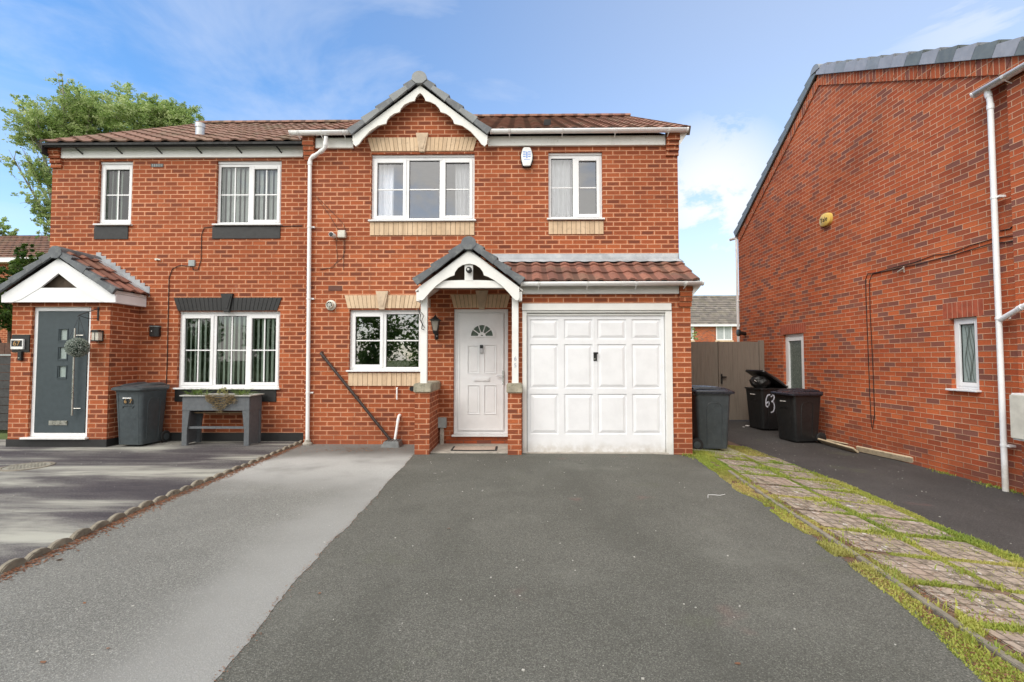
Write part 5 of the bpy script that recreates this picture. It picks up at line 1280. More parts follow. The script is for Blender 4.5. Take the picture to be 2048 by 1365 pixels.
# ================================================================== THINGS
def rrect(hw, hd, r, z, n=4, oy=0):
    out = []
    for cx, cy, a0 in ((hw-r, hd-r, 0), (-hw+r, hd-r, 90), (-hw+r, -hd+r, 180), (hw-r, -hd+r, 270)):
        for k in range(n+1):
            a = R(a0+90*k/n); out.append((cx+r*math.cos(a), cy+r*math.sin(a)+oy, z))
    return out
def wheelie_bin(loc, rz, body, lidm, label, open_=0, w=.50, d=.58, h=1.0, rest=True):
    # local frame: front faces -Y, hinge and wheels at +Y
    root = empty('wheelie_bin', (0, 0, 0), label, 'bin', 'wheelie bins')
    m = MB(); hw, hd = w/2, d/2
    m.loft([rrect(hw*.80, hd*.78, .04, .035, oy=.0), rrect(hw*.82, hd*.80, .05, .06), rrect(hw*.90, hd*.90, .05, h*.55), rrect(hw*.955, hd*.955, .05, h*.86), rrect(hw*.96, hd*.96, .05, h*.90), rrect(hw*1.03, hd*1.02, .05, h*.905), rrect(hw*1.03, hd*1.02, .05, h*.935)])
    b = m.build('body', body, root, smooth=True)
    g = MB()       # rib mouldings: recessed arch outline on the front and side, base ribs
    yb_ = lambda z: -(hd*(.80+.155*(z-.06)/(h*.8)))-.004
    arcp = [(-.10, .18)]+[(-.10, .62)]+[(-.10+.04*(1-math.cos(t)), .62+.04*math.sin(t)) for t in (.5, 1.0, 1.57)]+[(.06, .66)]+[(.10-.04*(1-math.sin(1.57-t)), .62+.04*math.cos(t)) for t in (.5, 1.0, 1.57)]+[(.10, .18)]
    g.tube([(x, yb_(z), z) for x, z in arcp if z > .55], .007, 6)
    for sx_ in (-1, 1):
        xb_ = lambda z: sx_*((hw*(.82+.135*(z-.06)/(h*.8)))+.002)
        g.tube([(xb_(z), y, z) for y, z in [(-.13, .12), (-.14, .70), (-.10, .76), (.02, .78), (.08, .76), (.11, .70), (.10, .12)]], .006, 6)
    for k in (-.16, .16): g.tube([(k, -(hd*.80), .06), (k*1.1, -hd*.955, h*.86)], .006, 5)
    g.build('moulded_rib', body, b, smooth=True)
    g = MB(); g.box(-.075, .055, -hd*.957-.012, -hd*.95, h*.785, h*.80) ; g.cyl((-.08, -hd*.96, h*.792), .012, -.006, 'Y', 10); g.build('maker_mark', white, b)
    # lid
    m = MB(); hz = h*.94
    rings = [rrect(hw*1.06, hd*1.08, .06, hz-.022, oy=-.015), rrect(hw*1.09, hd*1.12, .06, hz-.018, oy=-.02), rrect(hw*1.09, hd*1.12, .06, hz+.012, oy=-.02), rrect(hw*1.02, hd*1.05, .06, hz+.028, oy=-.01), rrect(hw*.80, hd*.85, .06, hz+.045), rrect(hw*.3, hd*.4, .04, hz+.055)]
    m.loft(rings)
    for k in (-1, 1):
        m.loft([[(k*hw*.55+dx*hw*.22, y, z+oz) for dx, oz in ((-1, -.01), (-.6, .02), (0, .028), (.6, .02), (1, -.01))] for y, z in ((-hd*1.02, hz+.015), (-hd*.7, hz+.045), (0, hz+.062), (hd*.7, hz+.065), (hd*1.02, hz+.045))], caps=False)
    m.tube([(-hw*.85, hd*1.1, hz+.03), (hw*.85, hd*1.1, hz+.03)], .016, 10)
    for k in (-.8, 0, .8): m.box(k*hw-.02, k*hw+.02, hd*.95, hd*1.12, hz+.012, hz+.04)
    if open_:
        P = Vector((0, hd*1.05, hz+.02)); M_ = Matrix.Rotation(-open_, 3, 'X')
        for v in m.bm.verts: v.co = P+M_@(v.co-P)
    l = m.build('lid', lidm, root, smooth=True)
    g = MB(); g.tube([(-hw*.8, hd*1.02, hz-.03), (hw*.8, hd*1.02, hz-.03)], .014, 8); g.build('handle', body, root, smooth=True)
    for k in (-1, 1):
        g = MB(); g.lathe((k*(hw*.86)-.022, hd*.92, .10), [(.05, 0), (.095, .004), (.10, .012), (.10, .034), (.095, .04), (.05, .044)], 24, 'X'); wh = g.build('wheel', rubber, root, smooth=True)
        g = MB(); g.lathe((k*(hw*.86)-.027, hd*.92, .10), [(.03, 0), (.055, .002), (.055, .052), (.03, .054)], 16, 'X'); g.build('hub', body, wh, smooth=True)
    g = MB(); g.tube([(-hw*.84, hd*.92, .10), (hw*.84, hd*.92, .10)], .012, 8); g.box(-hw*.6, hw*.6, hd*.7, hd*.92, .06, .14); g.build('axle', rubber, root)
    root.location = loc; root.rotation_euler = (0, 0, rz); return root, b, hw, hd, h
def local_text(par, s, size, loc, rot, mat, name='house_number', ext=.001, sx=1): return text(name, s, size, loc, rot, mat, par, ext, sx)
# 1 grey bin beside the porch
bx_, by_ = -6.19, 7.84
r1, b1, hw, hd, h = wheelie_bin((bx_, by_, .0), R(-4), greypl, greypl, 'grey wheelie bin numbered 67 beside the neighbouring porch', h=.985, w=.50, d=.54)
for ch, x in (('6', -.045), ('7', .045)):
    g = MB(); g.box(x-.035, x+.035, -hd*.955-.004, -hd*.94, h*.70, h*.775); s_ = g.build('number_sticker', black, b1); local_text(b1, ch, .085, (x, -hd*.955-.0055, h*.737), (R(90), 0, 0), brass)
# 2 grey bin behind the garage corner, front turned to the right
X2, Y2 = PG(1416, 897); r2, b2, hw, hd, h = wheelie_bin((3.14, 8.02, gz(3.14, 8.02)), R(88), greypl, sheenpl, 'grey wheelie bin with bluish reflection tinted into its lid, tucked behind the garage corner', h=1.0)
g = MB(); g.box(-hw-.0, -hw+.01, 0, .02, 0, .03); g.bm.free()
# 3 black bin with 63
r3, b3, hw, hd, h = wheelie_bin((5.47, 10.75, gz(5.5, 10.75)), R(-78), blackpl, blackpl, 'black wheelie bin with 63 sprayed on it and its lid propped open', open_=R(32), h=.98, w=.56, d=.64)
g = MB()
def stroke(mb, pts, r):
    P = []
    for a, b, c, d_ in zip([pts[0]]+pts[:-1], pts, pts[1:], pts[2:]+[pts[-1]]):
        for k in range(16):
            t = k/16; P.append(tuple(.5*((2*b[i])+(-a[i]+c[i])*t+(2*a[i]-5*b[i]+4*c[i]-d_[i])*t*t+(-a[i]+3*b[i]-3*c[i]+d_[i])*t**3) for i in (0, 1)))
    P.append(pts[-1])
    for i, (y, z) in enumerate(P):
        rr = r*random.uniform(.85, 1.1); xx = (hw*(.82+.135*(z-.06)/(h*.8)))+.0035+.0002*(i % 7)
        mb.prism([], 0, 0) if False else mb.bm.faces.new([mb.bm.verts.new((xx, y+rr*math.cos(k*math.pi/4), z+rr*math.sin(k*math.pi/4))) for k in range(8)])
# side that faces the camera is local -X; local +Y runs away to the right
stroke(g, [(y_*.72-.095, z_) for y_, z_ in [(-.02, .78), (-.10, .76), (-.145, .66), (-.14, .55), (-.085, .52), (-.045, .57), (-.06, .63), (-.12, .60)]], .014)
stroke(g, [(y_*.72-.095, z_) for y_, z_ in [(.03, .74), (.09, .77), (.135, .73), (.10, .66), (.05, .63), (.11, .61), (.145, .52), (.11, .42), (.04, .40)]], .014)
g.build('sprayed_number', plain('white_spray_paint', (.62, .66, .74), .7, .25, 40), b3)
rb = empty('rubbish_bag', (5.40, 10.72, .85), 'black rubbish bag bulging from the open bin numbered 63', 'bag')
g = MB(); bmesh.ops.create_icosphere(g.bm, subdivisions=4, radius=1)
for v in g.bm.verts:
    n = v.co.copy(); k = 1+.16*mnoise.noise(n*3)+.07*mnoise.noise(n*9); v.co = Vector((5.36+n.x*.21*k, 10.74+n.y*.20*k, .90+n.z*.15*k))
g.build('bag_skin', bagm, rb, smooth=True)
g = MB(); q = (5.20, 10.62, .92); g.box(q[0]-.03, q[0]+.03, q[1]-.02, q[1]+.02, q[2], q[2]+.012, rot=(.4, .3, .2)); g.build('paper', paperm, rb)
# 4 black bin
r4, b4, hw, hd, h = wheelie_bin((5.42, 9.45, gz(5.5, 9.45)), R(-80), blackpl, sheenpl, 'black wheelie bin with bluish sheen tinted into its closed lid, standing nearest the timber planks', h=.985, w=.58, d=.62)
# paper scraps
for i, (x, y, s_) in enumerate(((1495, 853, .09), (1487, 855, .05), (1539, 860, .025))):
    X_, Y_ = PG(x, y); g = MB(); bmesh.ops.create_icosphere(g.bm, subdivisions=2, radius=s_*.5)
    for v in g.bm.verts: v.co = Vector((v.co.x*(1+mnoise.noise(v.co*60+Vector((i, 0, 0)))*.5), v.co.y, v.co.z*.35))+Vector((X_, Y_, gz(X_, Y_)+s_*.12))
    tag(g.build('paper_scrap', paperm), ['largest crumpled white paper scrap on the ground by the side gate', 'small white paper scrap just left of the larger one by the gate', 'tiny white scrap at the foot of the bin numbered 63'][i], 'litter')
# planter
X0, _ = PY(362, 830, 7.72); X1, _ = PY(497, 830, 7.72); yF, yB = 7.74, 8.12
zt = PY(430, 793, yF)[1]; zb = PY(430, 822, yF)[1]
pt = empty('trough_planter', ((X0+X1)/2, 7.93, 0), 'grey wooden trough planter on legs below the black sill', 'planter')
g = MB(); g.box(X0, X1, yF, yF+.02, zb, zt); g.box(X0, X1, yB-.02, yB, zb, zt); g.box(X0, X0+.02, yF+.021, yB-.021, zb, zt); g.box(X1-.02, X1, yF+.021, yB-.021, zb, zt); g.box(X0+.02, X1-.02, yF+.02, yB-.02, zt-.08, zt-.06)
g.build('trough', greywood, pt, bevel=.004)
g = MB(); k = .03
g.box(X0-k, X1+k, yF-k, yF+.02, zt+.001, zt+.018); g.box(X0-k, X1+k, yB-.02, yB+.02, zt+.001, zt+.018); g.box(X0-k, X0+.02, yF+.021, yB-.021, zt+.001, zt+.018); g.box(X1-.02, X1+k, yF+.021, yB-.021, zt+.001, zt+.018)
g.build('rim', plain('worn_planter_rim', (.42, .42, .38), .6, .2, 20, dirt=(.15, .15, .15)), pt)
g = MB(); g.box(X0+.02, X1-.02, yF+.02, yB-.02, zt-.055, zt-.02); g.build('compost', soil, pt)
for sx_, a in ((1, X0), (-1, X1)):
    for yy in (yF+.005, yB-.055):
        g = MB(); g.prism([(a, -.0), (a+sx_*.085, .0), (a+sx_*.085, zb*.45), (a+sx_*.12, zb), (a, zb)], yy, yy+.05); g.build('leg', greywood, pt, bevel=.003)
    g = MB(); g.box(*sorted((a+sx_*.01, a+sx_*.03)), yF+.056, yB-.056, .02, zb-.001); g.build('end_panel', greywood, pt)
g = MB(); z_ = PY(430, 856, yF)[1]; g.box(X0+.085, X1-.085, yF+.03, yF+.07, z_-.02, z_+.015); g.build('stretcher', greywood, pt)
g = MB(); z_ = PY(430, 828, yF)[1]; g.box(X0+.1, X1-.1, yF+.15, yF+.3, z_-.01, z_+.01); g.build('shelf', plain('bare_wood', (.33, .23, .14), .8), pt)
pg = MB(); pg.uvl = pg.bm.loops.layers.uv.new('UVMap')
def longblade(mb, p, dx, dy, h, L, w_, val, droop=.3):
    p = Vector(p); prev = None; n = 6; s = Vector((-dy, dx, .9)).normalized()*w_
    for k in range(n+1):
        t = k/n; c = p+Vector((dx*L*t, dy*L*t, h*t-droop*h*t*t*2)); ww = s*(1-t*.9)
        cur = (mb.bm.verts.new(c-ww), mb.bm.verts.new(c+ww))
        if prev:
            f = mb.bm.faces.new((prev[0], prev[1], cur[1], cur[0])); mb.cust[f] = 1
            for lp in f.loops: lp[mb.uvl].uv = (val, .5)
        prev = cur
        prev = cur
strapm = leaf_mat('strap_leaf', (.10, .20, .04), (.28, .36, .10), (.45, .40, .20))
for k_, (cx_, n) in enumerate(((X0+.10, 60), (X0+.25, 16), (X1-.25, 40), (X1-.15, 20))):
    if pg is None: pg = MB(); pg.uvl = pg.bm.loops.layers.uv.new('UVMap')
    for _ in range(n):
        a = random.random()*6.28; longblade(pg, (cx_+random.gauss(0, .03), 7.9+random.gauss(0, .04), zt-.02), math.cos(a), math.sin(a), random.uniform(.14, .32), random.uniform(.06, .20), .006, random.uniform(0, .6), .28)
    if k_ % 2: pg.build('strap_plant', strapm, pt, recalc=False); pg = None
pg = MB(); pg.uvl = pg.bm.loops.layers.uv.new('UVMap')
leafball(pg, ((X0+X1)/2, 7.93, zt+.07), .09, 60, .022, (.7, 1)); 
pg.build('leafy_sprig', strapm, pt, recalc=False)
dg_ = MB(); dg_.uvl = dg_.bm.loops.layers.uv.new('UVMap')
for _ in range(150):
    t = random.random(); x = X0+(X1-X0)*(.38+.42*t); L = .06+.19*math.sin(min(1, t*1.3)*2.6)**2+random.uniform(-.03, .03)
    for k in range(7):
        for _q in range(2): leafq(dg_, Vector((x+random.gauss(0, .02), yF-.035+random.gauss(0, .012), zt+.02-L*k/6)), random.uniform(.006, .013), random.random())
dg_.build('trailing_plant', leaf_mat('dry_trailing', (.30, .22, .12), (.48, .38, .20), (.42, .33, .22)), pt, recalc=False)
# hanging topiary ball with its bracket
bc = PY(*Z2(480, 668), 7.40); ht = empty('hanging_topiary_ball', (bc[0], 7.40, bc[1]), 'round white flecked topiary ball hanging in front of the dark door', 'hanging plant')
g = MB(); bmesh.ops.create_icosphere(g.bm, subdivisions=3, radius=.122)
for v in g.bm.verts: v.co = v.co+Vector((bc[0], 7.40, bc[1]))
g.build('ball_core', plain('topiary_core', (.025, .04, .03), .9, .3, 30), ht, smooth=True)
g = MB(); leafball(g, (bc[0], 7.40, bc[1]), .152, 3600, .010, (0, 1), shell=.80); g.build('foliage', leafw, ht, recalc=False)
ar = PY(*Z2(492, 478), 7.40)
g = MB()
for a in (.2, 2.3, 4.4): g.tube([(ar[0], 7.40, ar[1]), (bc[0]+.12*math.cos(a), 7.40+.12*math.sin(a), bc[1]+.12)], .003, 5)
g.build('hanging_wire', black, ht)
bw_ = PY(*Z2(612, 428), YLP); br = empty('hanging_bracket', (bw_[0], YLP, bw_[1]), 'black iron bracket on the porch wall holding the topiary ball', 'bracket')
g = MB(); zlo = PY(*Z2(615, 500), YLP)[1]; g.box(bw_[0]-.012, bw_[0]+.012, YLP-.012, YLP-.001, zlo, bw_[1]+.03); g.build('wall_plate', black, br)
g = MB(); g.tube([(bw_[0], YLP-.012, bw_[1]), (ar[0], 7.40, ar[1]+.03), (ar[0]-.02, 7.39, ar[1])], .007, 6); g.tube([(bw_[0], YLP-.012, zlo+.03), ((bw_[0]+ar[0])/2, 7.50, ar[1]-.02), (ar[0], 7.40, ar[1]+.02)], .005, 6); g.build('arm', black, br, smooth=True)
# wall lights
def lamp_box(x0, y0, x1, y1, Y, label, glassy=True):
    q = rect(x0, y0, x1, y1, Y-.06); r = empty('wall_light', ((q[0]+q[2])/2, Y, q[1]), label, 'wall light'); cx_ = (q[0]+q[2])/2; hw_ = (q[2]-q[0])/2
    return r, q, cx_, hw_
r, q, cx_, hw_ = lamp_box(186, 661, 201, 683, YLP, 'small black half lantern on brickwork right of the dark door')
g = MB(); g.box(q[0], q[2], YLP-.02, YLP-.001, q[1], q[3]); g.prism([(q[0]-.008, q[3]-.03), (q[2]+.008, q[3]-.03), (q[2]-.02, q[3]+.005), (q[0]+.02, q[3]+.005)], YLP-.11, YLP-.021); g.box(q[0], q[2], YLP-.10, YLP-.021, q[1], q[1]+.015); g.box(cx_-.004, cx_+.004, YLP-.102, YLP-.096, q[1]+.016, q[3]-.031); g.build('lantern_frame', black, r, bevel=.002)
g = MB(); g.box(q[0]+.006, q[2]-.006, YLP-.095, YLP-.022, q[1]+.016, q[3]-.031); g.build('lantern_glass', lampgl, r)
q = rect(299, 650, 318, 676, YL-.05); r = empty('wall_box', ((q[0]+q[2])/2, YL, q[1]), 'black curved wall unit with a white dot on the left brick wall', 'wall unit')
g = MB(); cx_ = (q[0]+q[2])/2
g.prism([(q[0], YL-.001), (q[2], YL-.001), (q[2], YL-.06), (cx_+.04, YL-.10), (cx_-.04, YL-.10), (q[0], YL-.06)], q[1]+.02, q[3]-.012, axis='Z'); g.build('housing', black, r, bevel=.006)
g = MB(); g.prism([(q[0]-.006, YL-.001), (q[2]+.006, YL-.001), (q[2]+.006, YL-.065), (cx_+.04, YL-.106), (cx_-.04, YL-.106), (q[0]-.006, YL-.065)], q[3]-.035, q[3]-.026, axis='Z'); g.build('trim_band', greymb, r)
g = MB(); g.cyl((cx_-.01, YL-.1025, (q[1]+q[3])/2), .010, .004, 'Y', 12); g.build('sensor', white, r)
# lantern by the front door
q = zr(772, 505, 836, 648, YM-.12); cx_ = (q[0]+q[2])/2; r = empty('wall_light', (cx_, YM, q[1]), 'black carriage lantern on the brick wall left of the white door', 'wall light')
H_ = q[3]-q[1]; top = q[3]; yy = YM-.13
def sq(hw_, z, c=(cx_, yy)): return [(c[0]-hw_, c[1]-hw_, z), (c[0]+hw_, c[1]-hw_, z), (c[0]+hw_, c[1]+hw_, z), (c[0]-hw_, c[1]+hw_, z)]
g = MB(); g.loft([sq(.005, top), sq(.012, top-.02), sq(.02, top-.03), sq(.05, top-.06), sq(.085, top-.085), sq(.085, top-.095), sq(.06, top-.10)])
g.loft([sq(.036, top-.27), sq(.040, top-.26), sq(.03, top-.30), sq(.012, top-.33)])
for sx_ in (-1, 1):
    for sy_ in (-1, 1): g.tube([(cx_+sx_*.062, yy+sy_*.062, top-.10), (cx_+sx_*.036, yy+sy_*.036, top-.262)], .005, 5)
g.build('lantern_frame', black, r)
g = MB(); g.loft([sq(.056, top-.101), sq(.032, top-.258)]); g.build('lantern_glass', plain('dim_lantern_glass', (.30, .28, .24), .15), r)
g = MB(); g.box(cx_-.03, cx_+.03, YM-.03, YM-.001, q[1], q[1]+.20); g.tube([(cx_, YM-.02, q[1]+.04), (cx_, YM-.07, q[1]+.0), (cx_, yy, q[1]+.06), (cx_, yy, top-.32)], .012, 8); g.build('arm', black, r, smooth=True)
g = MB(); g.cyl((cx_, YM-.05, q[1]+.035), .022, .03, 'Z', 12); g.build('sensor', greymb, r)
# number plaque 67
q = zr(0, 0, 1, 1, YLP); q = z2(77, 590, 188, 697, YLP); r = empty('house_number_plaque', ((q[0]+q[2])/2, YLP, q[1]), 'black square plaque with white plate reading 67 left of the dark door', 'number plaque')
g = MB(); g.box(q[0], q[2], YLP-.015, YLP-.001, q[1], q[3]); g.build('back_plate', black, r, bevel=.003)
w_ = z2(78, 617, 160, 680, YLP); g = MB(); g.box(w_[0]+.012, w_[2], YLP-.045, YLP-.0155, w_[1], w_[3]); pw = g.build('number_plate', white, r, bevel=.004)
g = MB(); g.box(w_[0]+.028, w_[2]-.016, YLP-.047, YLP-.0455, w_[1]+.045, w_[3]-.02); g.build('number_panel', black, pw)
text('house_number', '67', .115, ((w_[0]+w_[2])/2+.006, YLP-.049, (w_[1]+w_[3])/2+.012), (R(90), 0, 0), brass, pw)
q = z2(122, 692, 148, 748, YLP); r = empty('key_safe', ((q[0]+q[2])/2, YLP, q[1]), 'small black key safe below the 67 plaque', 'key safe'); g = MB(); g.box(q[0], q[2], YLP-.04, YLP-.001, q[1], q[3]); K_ = g.build('key_safe_body', black, r, bevel=.006); g = MB(); g.cyl(((q[0]+q[2])/2, YLP-.046, q[1]+.04), .010, .006, 'Y', 10); g.build('dial', steel, K_)
# alarm box, white and blue
c = PY(1053.5, 317, YM); r = empty('alarm_box', (c[0], YM, c[1]), 'white alarm box with blue printed pattern beside the small upper window', 'alarm box')
hexp = lambda a, b, k=1: [(c[0]-a*.62*k, c[1]-b*k), (c[0]+a*.62*k, c[1]-b*k), (c[0]+a*.95*k, c[1]-b*.35*k), (c[0]+a*k, c[1]+b*.15*k), (c[0]+a*.8*k, c[1]+b*.7*k), (c[0]+a*.55*k, c[1]+b*k), (c[0]-a*.55*k, c[1]+b*k), (c[0]-a*.8*k, c[1]+b*.7*k), (c[0]-a*k, c[1]+b*.15*k), (c[0]-a*.95*k, c[1]-b*.35*k)]
g = MB(); g.prism(hexp(.108, .165), YM-.05, YM-.001); g.build('alarm_base', rubber, r, bevel=.006)
g = MB(); g.prism(hexp(.094, .158), YM-.075, YM-.051); A_ = g.build('alarm_cover', white, r, bevel=.008)
g = MB(); yy = YM-.0765
for i in range(3):
    z = c[1]+.075-i*.038
    for s_ in (-1, 1): g.box(c[0]+s_*.042-.022, c[0]+s_*.042+.022, yy, yy+.001, z-.010, z+.010)
g.box(c[0]-.012, c[0]+.012, yy, yy+.001, c[1]-.03, c[1]+.08); g.box(c[0]-.05, c[0]+.05, yy, yy+.001, c[1]-.055, c[1]-.045)
g.build('printed_pattern', bluel, A_)
# yellow alarm box on the right gable
qa = PX(1651, 440, XW-.04); r = empty('alarm_box', (XW, qa[0], qa[1]), 'yellow rounded alarm box on the right gable wall', 'alarm box')
g = MB(); 
def ov(rr, x): return [(x, qa[0]+rr*.84*math.cos(t)*(1-.04*math.cos(4*t)), qa[1]+rr*.64*math.sin(t)*(1-.04*math.cos(4*t))) for t in [2*math.pi*k/24 for k in range(24)]]
g.loft([ov(.20, XW-.001), ov(.20, XW-.06), ov(.17, XW-.075)]); Y_ = g.build('alarm_cover', yellow, r, smooth=True)
text('brand_lettering', 'Yale', .13, (XW-.078, qa[0], qa[1]), (R(90), 0, R(-90)), black, Y_)
# security cameras
q = PY(685, 470, YM); r = empty('security_camera', (q[0], YM, q[1]), 'white security camera and junction box on the brick above the kitchen window', 'security camera')
g = MB(); g.box(q[0]-.06, q[0]+.065, YM-.07, YM-.001, q[1]-.06, q[1]+.06); g.build('junction_box', offw, r, bevel=.006)
g = MB(); g.lathe((q[0]-.13, YM-.16, q[1]-.03), [(.03, 0), (.042, .01), (.042, .13), (.03, .15)], 16, 'Y'); cb = g.build('camera_body', white, r, smooth=True)
g = MB(); g.lathe((q[0]-.13, YM-.163, q[1]-.03), [(.028, 0), (.034, .002), (.034, .02)], 16, 'Y'); g.build('lens', black, cb)
g = MB()
for pts in ([(676, 476), (672, 482), (675, 520), (668, 535), (640, 540)], [(690, 480), (690, 500), (686, 515), (660, 537), (640, 538)], [(688, 480), (687, 540)], [(680, 466), (655, 425), (630, 392)], [(692, 466), (688, 450), (670, 430), (635, 395)]):
    g.tube([(PY(a, b, YM-.008)[0], YM-.008, PY(a, b, YM-.008)[1]) for a, b in pts], .003, 5)
g.build('cable', cablem, r)
q = PY(*Z5(1003, 238), YK-.03); r = empty('security_camera', (q[0], YK, q[1]), 'small black round camera on the post under the porch apex', 'security camera')
g = MB(); g.lathe((q[0], YK+.028, q[1]), [(.03, 0), (.03, -.02), (.045, -.03), (.045, -.07), (.03, -.08)], 18, 'Y'); cb = g.build('camera_body', rubber, r, smooth=True)
g = MB(); g.lathe((q[0]-.01, YK-.055, q[1]+.005), [(.018, 0), (.018, -.004)], 14, 'Y'); g.build('lens', steel, cb)
# grey electric box by the door
q = zr(818, 1112, 872, 1172, YM); r = empty('electric_box', ((q[0]+q[2])/2, YM, 0), 'grey electrical box on a pale conduit beside the white door', 'electric box')
g = MB(); g.box(q[0], q[2], YM-.09, YM-.001, q[1], q[3]); g.build('box_body', greymb, r, bevel=.006)
g = MB(); mx_ = (q[0]+q[2])/2; g.loft([rrect(.03, .02, .01, .02), rrect(.035, .022, .01, .2), rrect(.028, .02, .01, q[1]-.002)]); 
for v in g.bm.verts: v.co.x += mx_; v.co.y += YM-.04
g.build('conduit', conc, r)
# hanging wire tangle at the post
q = zr(700, 470, 736, 600, YC); r = tag(MB().tube([(q[0], YC-.0, q[3]), (q[0]+.04, YC-.02, q[3]-.09), (q[0]+.03, YC-.0, q[3]-.16), (q[0]+.07, YC-.02, q[3]-.22), (q[0]+.06, YC-.01, q[3]-.30), (q[0]+.09, YC, q[1]+.02)], .007, 6).build('hanging_chain', black), 'short black chain hanging from the left porch post', 'chain')
g = MB(); g.tube([(q[0]+.02, YC-.01, q[3]-.02), (q[0]+.09, YC-.01, q[3]-.10), (q[0]+.05, YC-.01, q[3]-.20), (q[0]+.10, YC, q[3]-.28)], .005, 6)
tag(g.build('hanging_twig', barkd), 'thin dark twig caught on the chain by the left porch post', 'twig')
# doormat
g = MB(); mz = .024; a_, b_, y0_, y1_ = PY(903, 900, 7.35)[0], PY(994, 900, 7.35)[0], 7.26, 7.60
mt = empty('doormat', ((a_+b_)/2, 7.4, mz), 'beige doormat with dark border on the concrete step', 'doormat')
g.prism([(a_, y0_), ((a_+b_)/2, y0_-.03), (b_, y0_), (b_, y1_), (a_, y1_)], mz, mz+.010, axis='Z'); g.build('mat_border', rubber, mt)
g = MB(); g.prism([(a_+.03, y0_+.03), ((a_+b_)/2, y0_+.0), (b_-.03, y0_+.03), (b_-.03, y1_-.03), (a_+.03, y1_-.03)], mz+.0105, mz+.013, axis='Z'); g.build('mat_pile', plain('beige_mat', (.42, .34, .28), .95, .15, 30, .5), mt)
# timber planks along the right wall
def plank(p0, p1, w_, t, label, roll=0, lift=0):
    a = Vector((*p0, gz(*p0)+t/2+.004+lift)); b = Vector((*p1, gz(*p1)+t/2+.004+lift*.2)); d = (b-a).normalized(); s = Vector((d.y, -d.x, 0)).normalized(); up = Vector((0, 0, 1))
    s2 = s*math.cos(roll)+up*math.sin(roll); u2 = up*math.cos(roll)-s*math.sin(roll); up0 = Vector((0, 0, abs(math.sin(roll))*w_/2))
    m = MB(); L = [[tuple(c+up0+s2*x*w_/2+u2*z*t/2) for x, z in ((-1, -1), (1, -1), (1, 1), (-1, 1))] for c in (a, a.lerp(b, .5), b)]
    m.loft(L); return tag(m.build('timber_plank', timber, bevel=.003), label, 'plank', 'timber planks along the wall')
p = [PG(1614, 880), PG(1712, 908), PG(1640, 885), PG(1745, 902), PG(1715, 905), PG(1828, 930)]
plank(p[0], p[1], .12, .03, 'leaning timber plank nearest the black bin', roll=.7)
plank((p[2][0]+.06, p[2][1]), (p[3][0]+.03, p[3][1]), .16, .02, 'flat wide timber board lying behind the leaning plank', roll=.15, lift=.04)
plank(p[4], p[5], .09, .04, 'long weathered timber plank furthest from the bins', roll=1.2)
q = PG(1780, 915); g = MB(); g.box(q[0]+.02, q[0]+.10, q[1]-.35, q[1]+.35, gz(*q)+.085, gz(*q)+.094, rot=(.02, .1, R(4))); tag(g.build('timber_offcut', timber), 'thin timber offcut lying on top of the longest plank', 'plank')
# side gate
Yg = 11.85; q0 = PY(1378, 700, Yg)[0]; q1 = PY(1440, 760, Yg)[0]; q2 = PY(1527, 760, Yg)[0]; zt = PY(1450, 684, Yg)[1]; zb = gz(5, 11.8)+.02
def boards(par, a, b, Y, z0, z1, name):
    m = MB(); n = max(1, round((b-a)/.10))
    for i in range(n): m.box(a+(b-a)*i/n+.0015, a+(b-a)*(i+1)/n-.0015, Y, Y+.02, z0, z1)
    bk = MB(); bk.box(a, b, Y+.004, Y+.03, z0, z1-.002)
    k = bk.build(name, gatem, par); m.build('board', gatem, k, bevel=.002); return k
gt = empty('side_gate', ((q1+q2)/2, Yg, zb), 'tall grey brown timber side gate with black latch', 'gate')
boards(gt, q1+.01, q2-.10, Yg, zb, zt, 'gate_leaf'); g = MB(); g.box(q2-.095, q2+.02, Yg-.02, Yg+.05, zb-.05, zt+.03); g.build('gate_post', gatem, gt)
g = MB(); zl = PY(1444, 758, Yg)[1]; g.box(q1+.02, q1+.05, Yg-.03, Yg-.001, zl-.12, zl+.12); g.box(q1+.02, q1+.14, Yg-.06, Yg-.031, zl+.03, zl+.06); g.build('latch', black, gt)
fp_ = empty('side_fence', ((q0+q1)/2, Yg, zb), 'grey brown timber fence panel left of the side gate', 'fence')
boards(fp_, XR+.01, q1-.03, Yg+.03, zb, zt, 'fence_panel'); g = MB(); g.box(q1-.028, q1+.006, Yg-.01, Yg+.05, zb, zt+.01); g.build('fence_post', gatem, fp_)
# fence at far left
fl_ = empty('garden_fence', (-10, 9.3, 0), 'dark grey horizontal board fence at the left edge beside the porch', 'fence')
xR_ = -8.05; Yn = 9.1; zt = PY(10, 712, Yn)[1]; g = MB()
for i in range(9): g.box(-14, xR_, Yn, Yn+.02, .05+i*(zt-.05)/9, .05+(i+1)*(zt-.05)/9-.012)
g.build('boards', fencew, fl_); g = MB(); g.box(-14, xR_, Yn-.02, Yn+.03, zt+.001, zt+.03); g.build('top_rail', greymb, fl_); g = MB(); g.box(xR_-1.25, xR_-1.15, Yn-.04, Yn-.001, 0, zt); g.build('fence_post', fencew, fl_)
fb = empty('back_fence', (-10, 9.8, 0), 'brown timber fence rising behind the dark grey fence', 'fence')
g = MB(); zt2 = PY(10, 686, 9.8)[1]
for i in range(50): g.box(-14+i*.12, -14+i*.12+.112, 9.8, 9.82, .0, zt2)
g.build('boards', fenceb, fb); g = MB(); g.box(-14, -8.02, 9.825, 9.86, zt2-.12, zt2-.05); g.build('rail', fenceb, fb)
